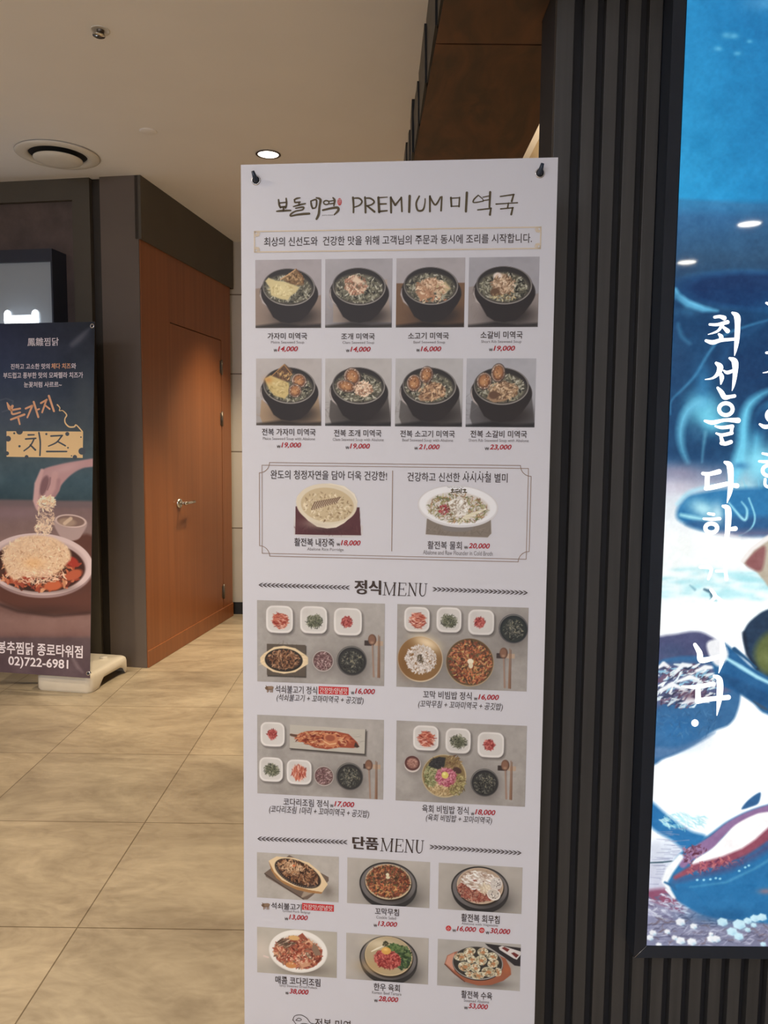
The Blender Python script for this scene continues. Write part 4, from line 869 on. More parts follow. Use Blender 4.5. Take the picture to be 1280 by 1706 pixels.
# ---- eyelets, pegs and the folding stand behind the sheet
m_eye = mat('eyelet_metal', (196, 190, 186), 0.25, 1.0, var=0.03)
m_peg = mat('dark_blue_peg', (30, 42, 58), 0.4, var=0.1)
hub = MENU.P([(0.017, -0.36)], -0.10)[0]
mbx = {}
for u, v in ((U(426.6, 300.5), Vv(426.6, 300.5)), (U(900, 288.5), Vv(900, 288.5)), (-0.253, MBOT + 0.028), (0.288, MBOT + 0.028)):
    c = MENU.P([(u, v)])[0]
    MB().lathe([(0.0062, 0.0001), (0.0068, 0.0016), (0.0082, 0.0018), (0.0092, 0.0003)], c, 28, MENU.n).build('eyelet', m_eye, sheet)
    MB().lathe([(0.0, 0.0004), (0.0061, 0.0004), (0.0062, 0.0001)], c, 24, MENU.n).build('eyelet_hole', m_black, sheet)
    tip = 1 if v > 0 else -1
    dx = -0.003 if u < 0 else 0.003
    b0 = MENU.P([(u, v)], -0.012)[0]; b1 = MENU.P([(u, v + 0.002 * tip)], 0.006)[0]; b2 = MENU.P([(u + dx, v + 0.013 * tip)], 0.013)[0]
    MB().tube([b0, MENU.P([(u, v)], 0.001)[0], b1, b2], [0.0046, 0.0046, 0.0046, 0.0030], 12).build('peg', m_peg, menu)
    e = MENU.P([(u, v)], -0.010)[0]
    MB().tube([hub, hub * 0.5 + e * 0.5 + MENU.n * 0.004, e], [0.006, 0.0055, 0.005], 10).build('stand_arm', m_black, menu)
MB().lathe([(0.0, -0.02), (0.022, -0.02), (0.026, -0.012), (0.026, 0.012), (0.022, 0.02), (0.0, 0.02)], hub, 24, MENU.n).build('stand_hub', m_black, menu)
for foot in ((-0.225, 1.50, 0.006), (0.262, 1.452, 0.006)):
    top = MENU.P([(-0.253 if foot[0] < 0 else 0.288, MBOT + 0.028)], -0.012)[0]
    MB().tube([top, foot], [0.006, 0.007], 10).build('stand_leg', m_black, menu)
MB().tube([hub, (0.06, 2.0, 0.007)], [0.007, 0.007], 10).build('stand_leg', m_black, menu)
# ================================================================== LIT POSTER on the slatted partition
PY = 1.572
POST = Plane(0, 0, (0, PY, CAM_H))
lit = thing('poster_lightbox', 'tall backlit poster of steaming abalone in a black frame on the slatted wall', 'lightbox', (1.03, WY, 0.28))
m_frame = mat('black_frame_glow_tint', (24, 31, 42), 0.35, 0.0, var=0.06, scale=30, spec=0.6)  # black frame, base colour tinted blue to imitate the lit panel's glow
LX0, LX1, LZ0, LZ1 = 0.5765, 1.476, CAM_H - 1.081, CAM_H + 1.12
fb = MB()
FW, YF = 0.0285, 1.566        # the frame stands 5 cm proud of the slats, its face sloping in to the panel
o_ = [(LX0 - FW, LZ0 - FW + 0.004), (LX1 + FW, LZ0 - FW + 0.004), (LX1 + FW, LZ1 + FW), (LX0 - FW, LZ1 + FW)]
i_ = [(LX0, LZ0), (LX1, LZ0), (LX1, LZ1), (LX0, LZ1)]
V = [(x, WY, z) for x, z in o_] + [(x, YF, z) for x, z in o_] + [(x + sx * 0.002, PY - 0.001, z + sz * 0.002) for (x, z), (sx, sz) in zip(i_, ((-1, -1), (1, -1), (1, 1), (-1, 1)))] + [(x, PY + 0.002, z) for x, z in i_]
F = []
for j in range(4):
    k2 = (j + 1) % 4
    F += [(j, k2, 4 + k2, 4 + j), (4 + j, 4 + k2, 8 + k2, 8 + j), (8 + j, 8 + k2, 12 + k2, 12 + j)]
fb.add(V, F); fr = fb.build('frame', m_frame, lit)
for (ox, oz), (ix, iz) in zip(o_, i_): MB().tube([(ox + (ix - ox) * 0.05, YF - 0.0002, oz + (iz - oz) * 0.05), (ix, PY - 0.0015, iz)], 0.0006, 6).build('mitre_joint', m_chrome, fr)
MB().box((LX0, PY + 0.004, LZ0), (LX1, WY - 0.001, LZ1)).build('light_tray', m_black, lit)

US = np.concatenate([np.arange(LX0, 0.862, 0.0014), np.linspace(0.862, LX1, 90)])
VS = np.linspace(LZ1 - CAM_H, LZ0 - CAM_H, 1500)
UU, VV = np.meshgrid(US, VS)
Q = project(POST.P(np.stack([UU.ravel(), VV.ravel()], 1)))
p = Ink(Q[:, 0].reshape(UU.shape), Q[:, 1].reshape(UU.shape)); p.skew = 46; p.st = 1.15; p.smooth = 24
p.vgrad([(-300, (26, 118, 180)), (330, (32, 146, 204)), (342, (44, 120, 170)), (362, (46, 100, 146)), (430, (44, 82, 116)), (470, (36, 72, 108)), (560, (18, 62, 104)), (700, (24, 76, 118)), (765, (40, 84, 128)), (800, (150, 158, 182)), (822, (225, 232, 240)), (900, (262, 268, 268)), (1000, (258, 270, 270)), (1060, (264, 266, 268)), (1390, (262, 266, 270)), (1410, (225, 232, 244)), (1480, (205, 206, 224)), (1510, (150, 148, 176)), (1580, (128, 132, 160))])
p.noise(120, 16, 21, (0.5, 0.8, 1)); top = (p.Y < 345)
p.A += (np.clip((1215 - p.X) / 130, -1.3, 1) * np.clip((360 - p.Y) / 30, 0, 1))[..., None] * np.array([10, 18, 16.0])
p.line([(1120, 334), (1210, 340), (1300, 348)], 7, (54, 118, 166), 8, 0.6)
for x, y, s_ in ((1210, 59, 5), (1223, 60, 5), (1197, 81, 4), (1229, 89, 4), (1249, 69, 3)): p.glow(x, y, s_ * 1.6, s_, (96, 180, 220), 0.8)
p.glow(1275, 5, 40, 14, (90, 160, 210), 0.6)
# far bowl out of focus
p.ell(1262, 484, 136, 34, (34, 92, 140), 0.04, 10); p.ell(1264, 485, 130, 29, (15, 52, 98), 0.04, 10); p.glow(1290, 520, 60, 26, (20, 80, 130), 0.6)
p.line([(1126, 482), (1130, 494), (1146, 506), (1172, 515), (1196, 518)], [5, 12, 13, 11, 3], (112, 200, 240), 6); p.glow(1142, 522, 18, 9, (90, 160, 200), 0.7)
p.poly([(1122, 505), (1160, 520), (1320, 524), (2100, 524), (2100, 760), (1320, 760), (1110, 760)], (18, 66, 108), 24, 0.75); p.glow(1240, 610, 60, 60, (14, 52, 96), 0.6); p.glow(1130, 590, 26, 60, (30, 72, 112), 0.6)
# steam
def wisp(pts, w, col, soft, a):
    P_ = np.array([(*q_, w_) for q_, w_ in zip(pts, w)], float); m_ = len(P_); out = []
    for i in range(m_ - 1):
        a0, a1, a2, a3 = P_[max(i - 1, 0)], P_[i], P_[i + 1], P_[min(i + 2, m_ - 1)]
        for t in np.linspace(0, 1, 7, endpoint=False):
            out.append(0.5 * (2 * a1 + (a2 - a0) * t + (2 * a0 - 5 * a1 + 4 * a2 - a3) * t * t + (3 * a1 - a0 - 3 * a2 + a3) * t ** 3))
    out = np.array(out + [P_[-1]]); p.line(out[:, :2], np.maximum(out[:, 2], 0.2), col, soft, a)
wisp([(1117, 690), (1119, 668), (1138, 648), (1160, 624), (1180, 590), (1205, 560), (1240, 545), (1285, 532)], [2, 2, 3, 4, 4, 4, 3, 2], (90, 170, 214), 5, 0.6)
wisp([(1130, 540), (1136, 560), (1150, 572)], [4, 6, 4], (80, 150, 190), 8, 0.5); wisp([(1204, 600), (1225, 565), (1280, 535)], [14, 10, 5], (50, 110, 160), 14, 0.35)
p.glow(1176, 690, 26, 26, (130, 228, 250), 0.9); p.glow(1168, 672, 22, 18, (120, 215, 245), 0.8); p.glow(1188, 705, 26, 14, (120, 220, 250), 0.8); p.glow(1172, 640, 14, 34, (60, 140, 190), 0.7)
wisp([(1168, 668), (1146, 684), (1135, 712), (1136, 744), (1146, 770)], [12, 16, 14, 10, 5], (110, 196, 230), 10, 0.75); p.glow(1160, 718, 12, 16, (40, 90, 130), 0.8); wisp([(1176, 720), (1172, 748), (1170, 770)], [6, 4, 2], (110, 180, 210), 5, 0.6)
wisp([(1290, 648), (1268, 658), (1248, 676), (1240, 704), (1238, 740), (1232, 770), (1224, 800)], [4, 10, 16, 20, 22, 26, 20], (110, 206, 240), 10, 0.75)
wisp([(1290, 668), (1270, 690), (1262, 724), (1258, 760)], [6, 14, 18, 20], (90, 190, 230), 12, 0.6); p.ell(1272, 700, 16, 24, (20, 72, 118), 0.3, 10, 0.85)
p.glow(1266, 775, 30, 30, (150, 236, 255), 0.95); p.glow(1290, 790, 40, 40, (140, 230, 255), 0.9); p.glow(1240, 820, 20, 24, (190, 245, 255), 0.85); p.glow(1234, 776, 14, 6, (60, 130, 180), 0.8); p.glow(1278, 826, 20, 26, (36, 100, 150), 0.8)
for q in range(16): wisp([(1214 + q * 5, 800 + (q % 5) * 9), (1230 + q * 4, 830 + (q % 4) * 8), (1250 + q * 3, 868 + (q % 3) * 6)], [1.5, 3, 1.5], (130, 222, 250), 3, 0.5)
# lilac haze and near bowl front
p.glow(1130, 788, 44, 16, (150, 146, 170), 0.85); p.glow(1124, 812, 40, 14, (214, 208, 222), 0.8)
p.poly([(1128, 862), (1136, 836), (1170, 820), (1320, 812), (2100, 812), (2100, 894), (1320, 894), (1240, 888), (1180, 884), (1150, 876)], (44, 122, 176), 9); p.poly([(1150, 868), (1320, 858), (2100, 858), (2100, 892), (1320, 892), (1220, 886), (1170, 884)], (44, 96, 146), 8, 0.8)
p.glow(1172, 848, 24, 14, (196, 246, 255), 0.9, 0.4); wisp([(1135, 858), (1155, 862), (1180, 866)], [6, 7, 3], (170, 236, 252), 5, 0.9); wisp([(1128, 840), (1150, 820), (1190, 808)], [4, 7, 3], (170, 230, 250), 6, 0.7); p.glow(1196, 856, 10, 18, (210, 246, 255), 0.8)
wisp([(1248, 830), (1258, 860), (1252, 880), (1232, 893)], [2.5, 3, 2.5, 1.5], (160, 232, 252), 2.5, 0.9); wisp([(1215, 838), (1240, 866), (1245, 850), (1236, 836)], [3, 5, 4, 2], (170, 238, 255), 3, 0.8)
p.poly([(1190, 887), (1320, 880), (2100, 880), (2100, 896), (1320, 896), (1240, 896)], (120, 110, 140), 8, 0.5)
# white haze with cyan streaks
for q in range(60): p.glow(1090 + RNG.random() * 210, 975 + RNG.normal() * 16, 8 + RNG.random() * 16, 3 + RNG.random() * 3, (176, 236, 244), 0.5)
p.line([(1150, 975), (1158, 982)], [2, 5], (120, 170, 190), 3, 0.6); p.line([(1174, 982), (1185, 986), (1186, 996)], [4, 7, 3], (84, 120, 140), 3, 0.9); p.line([(1184, 998), (1194, 1001)], 3, (150, 200, 210), 3, 0.7)
# abalone flesh on the right edge
p.poly([(1238, 936), (1252, 916), (1290, 888), (1340, 880), (1500, 880), (1500, 1000), (1340, 1000), (1290, 985), (1272, 966), (1258, 950)], (196, 184, 164), 4); p.poly([(1242, 938), (1262, 915), (1276, 912), (1272, 945), (1262, 952)], (150, 96, 96), 6, 0.9); p.line([(1238, 934), (1254, 914), (1292, 888)], 8, (250, 244, 240), 4)
p.poly([(1238, 1062), (1243, 1045), (1256, 1030), (1284, 1014), (1340, 1010), (1500, 1010), (1500, 1150), (1340, 1150), (1290, 1135), (1262, 1118), (1246, 1092)], (36, 60, 86), 4); p.ell(1292, 1088, 34, 38, (96, 106, 62), 0.4, 12); p.glow(1276, 1096, 12, 14, (130, 138, 84), 0.6); p.line([(1240, 1055), (1246, 1090), (1262, 1116)], 6, (20, 36, 56), 5, 0.8)
# shells at the left
p.poly([(1085, 1068), (1130, 1056), (1160, 1052), (1180, 1058), (1196, 1072), (1188, 1096), (1180, 1116), (1085, 1116)], (82, 86, 124), 6); p.glow(1120, 1085, 30, 14, (64, 82, 118), 0.7)
p.poly([(1085, 1110), (1220, 1100), (1234, 1150), (1228, 1188), (1214, 1208), (1190, 1218), (1150, 1244), (1110, 1262), (1080, 1264)], (56, 108, 156), 5); p.poly([(1085, 1112), (1200, 1108), (1220, 1150), (1150, 1168), (1110, 1172), (1085, 1180)], (94, 104, 142), 8, 0.8)
p.flecks(1138, 1142, 56, 36, 150, 8, [(225, 238, 244), (245, 250, 252), (60, 70, 100), (120, 96, 120), (150, 200, 226), (84, 70, 96)], 3.4, ang=-0.5)
for q in ([(1098, 1112), (1106, 1106), (1114, 1110)], [(1125, 1120), (1138, 1108), (1152, 1108)], [(1130, 1135), (1150, 1128), (1164, 1132)], [(1160, 1118), (1175, 1112), (1190, 1112)], [(1100, 1150), (1120, 1140), (1140, 1148)], [(1138, 1172), (1152, 1166), (1166, 1168)]): p.line(q, [4, 8, 4], (250, 252, 255), 3)
p.glow(1150, 1158, 24, 8, (110, 66, 80), 0.7); p.glow(1130, 1215, 36, 26, (42, 112, 170), 0.8); p.flecks(1150, 1200, 60, 30, 50, 6, [(76, 128, 172), (50, 96, 140)], 4, a=0.5); p.poly([(1085, 1244), (1130, 1244), (1192, 1220), (1150, 1246), (1108, 1262), (1085, 1262)], (84, 124, 168), 6, 0.8)
# blue shell rim to the right of them
p.poly([(1186, 1078), (1204, 1070), (1226, 1086), (1252, 1110), (1290, 1132), (1340, 1150), (1500, 1150), (1500, 1200), (1340, 1200), (1278, 1190), (1256, 1172), (1234, 1156), (1200, 1140), (1190, 1120)], (38, 100, 152), 5); p.line([(1206, 1094), (1236, 1112), (1262, 1128), (1300, 1146)], [4, 7, 6, 5], (176, 232, 250), 4); p.line([(1224, 1082), (1240, 1094), (1260, 1112)], [8, 5, 3], (34, 84, 126), 3); p.poly([(1204, 1122), (1280, 1156), (1300, 1186), (1250, 1166), (1206, 1136)], (30, 84, 132), 6, 0.8)
p.line([(1256, 1168), (1270, 1178), (1278, 1182)], [2, 6, 3], (60, 84, 110), 3)
p.poly([(1178, 1072), (1200, 1066), (1214, 1090), (1200, 1110), (1186, 1100)], (250, 252, 255), 5)
# band of shade and planks at the lower left
p.poly([(1080, 1334), (1092, 1340), (1110, 1356), (1150, 1384), (1176, 1394), (1148, 1418), (1120, 1400), (1084, 1376)], (38, 118, 178), 7); p.flecks(1140, 1368, 40, 12, 60, 7, [(170, 232, 240), (214, 246, 250)], 5, ang=0.6, a=0.6)
for q in range(34):
    y = 1380 + RNG.random() * 100; x = 1082 + RNG.random() * 40; p.line([(x, y), (x + 14 + RNG.random() * 16, y + RNG.normal() * 1.5)], [0.6, 1.4], (150, 154, 184), 1.5, 0.7)
p.line([(1080, 1437.5), (1104, 1436.5), (1128, 1434)], [2.2, 2.6, 1.6], (62, 92, 108), 1.6)
p.poly([(1080, 1484), (1110, 1480), (1124, 1484), (1132, 1508), (1140, 1520), (1116, 1512), (1080, 1496)], (146, 84, 112), 8)
p.flecks(1110, 1510, 40, 22, 60, 6, [(190, 190, 214), (116, 110, 140), (214, 216, 232)], 3, ang=0.2, a=0.7); p.flecks(1180, 1550, 110, 28, 160, 7, [(164, 164, 190), (104, 104, 130), (184, 186, 208), (124, 112, 124)], 4, ang=-0.1, a=0.6)
for y in (1541, 1562): p.line([(1080, y), (1140, y - 3), (1200, y - 2)], 1.6, (84, 88, 120), 2, 0.7)
# the big abalone
p.poly([(1120, 1490), (1108, 1472), (1112, 1454), (1126, 1430), (1150, 1408), (1180, 1392), (1220, 1364), (1282, 1340), (1400, 1320), (2100, 1320), (2100, 1560), (1400, 1560), (1290, 1540), (1220, 1532), (1172, 1524), (1134, 1504)], (36, 116, 172), 5)
p.poly([(1132, 1438), (1152, 1414), (1182, 1394), (1222, 1364), (1284, 1340), (1400, 1318), (2100, 1318), (2100, 1348), (1400, 1348), (1284, 1356), (1232, 1374), (1206, 1394), (1188, 1414), (1156, 1432), (1140, 1446)], (150, 116, 160), 4); p.flecks(1158, 1424, 22, 16, 40, 4, [(110, 60, 84), (176, 140, 170), (130, 84, 110)], 2)
p.poly([(1156, 1434), (1186, 1414), (1206, 1394), (1226, 1374), (1256, 1358), (1284, 1352), (1400, 1340), (2100, 1340), (2100, 1372), (1400, 1372), (1284, 1386), (1262, 1406), (1236, 1420), (1206, 1432), (1160, 1444)], (264, 262, 262), 3)
p.line([(1126, 1462), (1156, 1446), (1204, 1434), (1240, 1420), (1264, 1404), (1286, 1386), (1400, 1364), (2100, 1340)], [8, 12, 13, 14, 15, 18, 20, 20], (150, 78, 98), 5); p.flecks(1190, 1442, 50, 8, 40, 5, [(196, 116, 120), (176, 90, 104), (120, 60, 90)], 2.5, -0.2)
p.line([(1122, 1470), (1160, 1460), (1216, 1446), (1256, 1426), (1290, 1404)], [6, 10, 14, 14, 16], (70, 84, 130), 8, 0.7)
for x, y in ((1162, 1466), (1173, 1466), (1184, 1465), (1193, 1463), (1200, 1464), (1232, 1451), (1242, 1445), (1248, 1442)): p.ell(x, y, 2.2, 1.8, (150, 214, 240), soft=1.5)
p.line([(1150, 1478), (1210, 1470), (1256, 1448), (1290, 1428)], [2, 4, 4, 5], (84, 160, 200), 4, 0.6); p.line([(1134, 1428), (1116, 1450), (1108, 1468), (1116, 1484), (1124, 1496)], [10, 14, 10, 6, 4], (252, 254, 255), 4); p.line([(1108, 1470), (1122, 1476), (1126, 1482)], [3, 6, 3], (40, 100, 150), 3); p.line([(1110, 1482), (1122, 1494)], [3, 4], (246, 250, 255), 2)
p.poly([(1236, 1348), (1246, 1334), (1262, 1322), (1268, 1322), (1264, 1338), (1252, 1344)], (50, 100, 150), 3); p.glow(1210, 1525, 60, 14, (30, 96, 146), 0.8); p.glow(1276, 1485, 12, 5, (150, 120, 130), 0.8)
for x, y, s_ in ((1204, 1536, 9), (1232, 1540, 11), (1220, 1552, 9), (1246, 1534, 7), (1258, 1530, 8), (1270, 1528, 8), (1256, 1541, 5), (1231, 1560, 8), (1186, 1564, 8), (1194, 1564, 7), (1185, 1556, 4), (1153, 1569, 8), (1134, 1567, 8), (1124, 1562, 5), (1112, 1552, 5), (1156, 1543, 6), (1134, 1536, 8), (1088, 1554, 6), (1083, 1562, 6), (1272, 1573, 5), (1098, 1574, 5), (1246, 1549, 5), (1290, 1530, 9), (1310, 1535, 8)):
    p.poly([(x - s_, y - s_ * .3), (x - s_ * .3, y - s_ * .8), (x + s_ * .8, y - s_ * .5), (x + s_, y + s_ * .4), (x + s_ * .1, y + s_ * .8), (x - s_ * .8, y + s_ * .5)], (206, 240, 252) if x > 1200 else (244, 246, 250), 2.5); p.glow(x + s_ * .5, y + s_ * .5, s_ * .5, s_ * .4, (150, 200, 226), 0.5)
p.noise(26, 9, 32, (0.8, 1, 1)); p.noise(6, 8, 31)
m_poster = print_mat('backlit_film', 0.03, 1.0, 0.0, 0.5)
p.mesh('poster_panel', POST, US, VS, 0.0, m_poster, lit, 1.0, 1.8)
mb = MB()
kA, oA = 200 / 1004, (1080, 500)
A_ = [[(556, 143, 24), (600, 138, 28), (636, 150, 40)], [(515, 204, 20), (580, 205, 26), (664, 184, 34)], [(624, 200, 30), (590, 252, 22), (545, 275, 14), (502, 287, 6)], [(628, 226, 22), (664, 258, 40)], [(592, 286, 20), (610, 305, 36), (612, 328, 36)], [(484, 340, 24), (540, 354, 38), (610, 336, 30), (735, 326, 24)], [(704, 106, 18), (742, 136, 52), (748, 210, 46), (742, 330, 42), (732, 410, 26), (722, 466, 4)],
      [(570, 528, 26), (602, 560, 52), (584, 614, 36), (540, 652, 18), (478, 664, 8)], [(600, 606, 24), (616, 645, 38), (608, 702, 12)], [(632, 590, 14), (662, 606, 30), (712, 590, 26)], [(682, 486, 20), (724, 516, 54), (728, 600, 42), (716, 700, 26), (702, 758, 5)], [(582, 734, 22), (612, 770, 40), (640, 812, 42), (686, 808, 30), (722, 802, 30)],
      [(474, 1010, 20), (540, 1024, 38), (640, 1004, 28), (752, 1006, 46)], [(562, 1054, 16), (616, 1066, 28), (704, 1056, 32)], [(702, 1056, 30), (696, 1108, 26)], [(570, 1114, 16), (620, 1128, 28), (700, 1112, 30)], [(606, 1132, 24), (622, 1190, 36)], [(614, 1196, 34), (650, 1200, 34), (692, 1186, 34)],
      [(458, 1450, 30), (510, 1454, 34), (594, 1434, 42)], [(496, 1464, 42), (492, 1560, 42)], [(484, 1574, 38), (560, 1560, 42), (660, 1536, 38)], [(642, 1356, 24), (682, 1386, 54), (692, 1500, 46), (684, 1600, 40), (660, 1696, 6)], [(690, 1546, 32), (742, 1552, 42)]]
brush(mb, A_, oA, kA, 0, 0.0008, POST); px_shape(mb, POST, ring(650, 912, 73, 66, 33), 0.0008, 0, oA, kA)
kB, oB = 220 / 988, (1060, 840)
B_ = [[(505, 108, 18), (560, 112, 24), (626, 108, 24)], [(540, 70, 20), (580, 76, 24)], [(650, 14, 22), (688, 44, 48), (684, 200, 40), (664, 330, 28)], [(694, 188, 26), (742, 182, 36)],
      [(480, 470, 24), (560, 480, 28), (540, 560, 20)], [(660, 420, 20), (676, 560, 30)], [(600, 500, 22), (660, 500, 20)], [(560, 640, 24), (590, 690, 30), (540, 740, 12)], [(600, 690, 22), (660, 740, 30)],
      [(520, 850, 20), (620, 850, 26)], [(570, 800, 20), (520, 900, 14)], [(580, 830, 20), (640, 890, 24)], [(440, 1050, 28), (474, 1110, 42), (486, 1164, 46), (560, 1156, 36), (620, 1140, 34)], [(640, 1010, 26), (648, 1090, 44), (640, 1180, 32), (618, 1262, 5)],
      [(344, 1362, 14), (440, 1366, 30), (578, 1344, 34)], [(462, 1374, 38), (464, 1466, 44)], [(460, 1472, 42), (560, 1456, 36), (690, 1444, 38)], [(584, 1284, 22), (624, 1316, 46), (624, 1440, 44), (604, 1578, 7)]]
brush(mb, B_, oB, kB, 0, 0.0009, POST); px_shape(mb, POST, ring(562, 178, 60, 50, 32), 0.0009, 0, oB, kB); px_shape(mb, POST, ring(440, 1636, 27, 27, 26.5), 0.0009, 0, oB, kB)
m_lit = emit_mat('backlit_white_film', (255, 255, 255), 1.35)
mb.build('poster_lettering', m_lit, lit); mb = MB()
kC, oC = 100 / 569, (1180, 540)
C_ = [[(552, -200, 22), (600, -184, 34), (680, -196, 30)], [(552, 272, 24), (600, 268, 30), (720, 250, 34)], [(706, 266, 28), (650, 380, 22), (580, 446, 16), (520, 462, 8)], [(660, 350, 22), (740, 440, 36)], [(490, 950, 22), (540, 974, 40), (620, 962, 34), (720, 962, 40)], [(640, 980, 28), (630, 1060, 20)], [(760, 800, 30), (764, 1090, 34)],
      [(516, 1226, 22), (600, 1244, 32)], [(484, 1300, 22), (580, 1306, 34), (660, 1290, 30)], [(730, 1190, 30), (732, 1420, 34)], [(740, 1310, 26), (790, 1310, 30)], [(540, 1470, 26), (560, 1540, 30), (760, 1540, 30)]]
brush(mb, C_, oC, kC, 0, 0.0008, POST); px_shape(mb, POST, ring(618, 866, 80, 74, 36), 0.0008, 0, oC, kC); px_shape(mb, POST, ring(584, 1388, 86, 70, 36), 0.0009, 0, oC, kC)
mb.build('poster_lettering', m_lit, lit)

# ================================================================== CANOPY over the shop side
can = thing('shop_canopy', 'dark brown overhead canopy edged with black bark shingles beside the slatted wall', 'canopy', (0.27, 2.6, 2.294))
m_soffit, N, L, b = new_mat('stained_dark_board')
tc = N.new('ShaderNodeTexCoord'); nz = N.new('ShaderNodeTexNoise'); nz.inputs['Scale'].default_value = 5; nz.inputs['Detail'].default_value = 8; nz.inputs['Distortion'].default_value = 1.5
mp = N.new('ShaderNodeMapping'); mp.inputs['Scale'].default_value = (2.2, 0.8, 1); L.new(tc.outputs['Object'], mp.inputs[0]); L.new(mp.outputs[0], nz.inputs['Vector'])
cr = N.new('ShaderNodeValToRGB'); cr.color_ramp.elements[0].position = 0.35; cr.color_ramp.elements[1].position = 0.75; cr.color_ramp.elements[0].color = rgba((66, 46, 30)); cr.color_ramp.elements[1].color = rgba((104, 66, 40))
L.new(nz.outputs['Fac'], cr.inputs[0]); L.new(cr.outputs[0], b.inputs['Base Color']); b.inputs['Roughness'].default_value = 0.6
CZ = 2.294
def cx(y): return 0.115 + (y - 1.693) * (-0.028 / 0.909)
for y0, y1 in ((1.2, 1.868), (1.874, 2.9), (2.906, 4.2)):
    e1 = 0.335 if y1 < 1.87 else 0.438
    if y0 < 1.9 and y1 > 1.87:
        MB().prism([(cx(y0), y0), (0.438, y0), (0.438, y1), (cx(y1), y1)], CZ, CZ + 0.02).build('soffit_board', m_soffit, can)
    elif y1 < 1.87:
        MB().prism([(cx(y0), y0), (0.335, y0), (0.335, WY + WT + 0.002), (0.438, WY + WT + 0.002), (0.438, y1), (cx(y1), y1)], CZ, CZ + 0.02).build('soffit_board', m_soffit, can)
    else:
        MB().prism([(cx(y0), y0), (e1, y0), (e1, y1), (cx(y1), y1)], CZ, CZ + 0.02).build('soffit_board', m_soffit, can)
MB().prism([(cx(1.2) + 0.012, 1.2), (0.438, 1.2) if False else (0.335, 1.2), (0.335, WY + WT + 0.002), (0.438, WY + WT + 0.002), (0.438, 4.2), (cx(4.2) + 0.012, 4.2)], CZ + 0.02, CZ + 0.115).build('canopy_body', m_black, can)
m_shingle = mat('black_bark_shingle', (26, 25, 25), 0.4, var=0.35, scale=26, stretch=(1, 0.3, 1), bump=0.5, spec=0.25)
yy = 1.24
rs = random.Random(5)
while yy < 4.15:
    ln = 0.16 + rs.random() * 0.14; x0 = cx(yy); hh_ = 0.125 + rs.random() * 0.05; k_ = 0.004 + rs.random() * 0.004
    mbs = MB()
    prof = [0.0, 0.25, 0.5, 0.75, 1.0]
    V = []
    for t in prof:
        y = yy + ln * t; jag = rs.uniform(-0.003, 0.003); out = k_ * (1 - t) + 0.003
        for dz, oo in ((0.004, 0.0), (0.07, 0.001), (hh_ + jag * 2, 0.002 + rs.random() * 0.002)):
            V.append((cx(y) - out - oo, y, CZ + dz)); V.append((cx(y) - out - oo + 0.014, y, CZ + dz))
    F = []
    for i in range(4):
        b0, b1 = i * 6, (i + 1) * 6
        for j in (0, 2): F += [(b0 + j, b1 + j, b1 + j + 2, b0 + j + 2), (b0 + j + 1, b0 + j + 3, b1 + j + 3, b1 + j + 1)]
        F += [(b0, b0 + 1, b1 + 1, b1), (b0 + 4, b1 + 4, b1 + 5, b0 + 5)]
    for b0 in (0, 24): F += [(b0, b0 + 2, b0 + 3, b0 + 1), (b0 + 2, b0 + 4, b0 + 5, b0 + 3)]
    mbs.add(V, F); mbs.build('shingle', m_shingle, can)
    yy += ln * 0.93

# ================================================================== CHEESE BANNER on its water base
BAN = Plane(10.09, 4.10, (0, 3.843, CAM_H))
BU1 = float(BAN.uv([(158, 536)])[0, 0]); BU0 = BU1 - 0.60
BV1, BV0 = float(BAN.uv([(158, 536)])[0, 1]), float(BAN.uv([(150, 1130)])[0, 1])
bn = thing('cheese_banner', 'dark stew banner with a cheese dish on a white water base by the brown wall', 'banner', (-1.78, 4.2, 0))
sb = MB()
V = [BAN.P([(u, v)], z)[0] for z in (-0.001, 0.0) for (u, v) in ((BU0, BV0), (BU1, BV0), (BU1, BV1), (BU0, BV1))]
sb.add(V, [(0, 3, 2, 1), (4, 5, 6, 7), (0, 1, 5, 4), (1, 2, 6, 5), (2, 3, 7, 6), (3, 0, 4, 7)])
bs = sb.build('banner_sheet', mat('banner_cloth_back', (70, 74, 84), 0.55, var=0.03), bn)
US = np.linspace(BU0 + 0.0005, BU1 - 0.0005, 250); VS = np.linspace(BV1 - 0.0005, BV0 + 0.0005, 800)
UU, VV = np.meshgrid(US, VS); Q = project(BAN.P(np.stack([UU.ravel(), VV.ravel()], 1)))
p = Ink(Q[:, 0].reshape(UU.shape), Q[:, 1].reshape(UU.shape)); p.skew = 12; p.st = 0.8; p.smooth = 12
p.vgrad([(530, (30, 38, 56)), (560, (32, 40, 60)), (620, (40, 52, 74)), (680, (58, 70, 86)), (740, (70, 84, 94)), (800, (58, 82, 96)), (832, (48, 70, 82)), (838, (112, 94, 98)), (900, (124, 102, 102)), (1000, (112, 84, 80)), (1035, (120, 94, 92)), (1058, (104, 78, 78)), (1064, (80, 66, 72)), (1135, (76, 62, 72))])
p.A += (np.clip((90 - p.X) / 120, -1, 1) * np.clip((760 - p.Y) / 200, 0, 1))[..., None] * np.array([4, 6, 16.0])
p.noise(40, 9, 40); p.noise(9, 5, 41, (1, .9, .9))
p.glow(20, 690, 40, 26, (74, 84, 104), 0.5); p.glow(140, 660, 20, 60, (70, 78, 84), 0.5)
p.poly([(-40, 832), (160, 838), (160, 846), (-40, 842)], (104, 90, 96), 5); p.glow(20, 855, 60, 12, (138, 116, 128), 0.5)
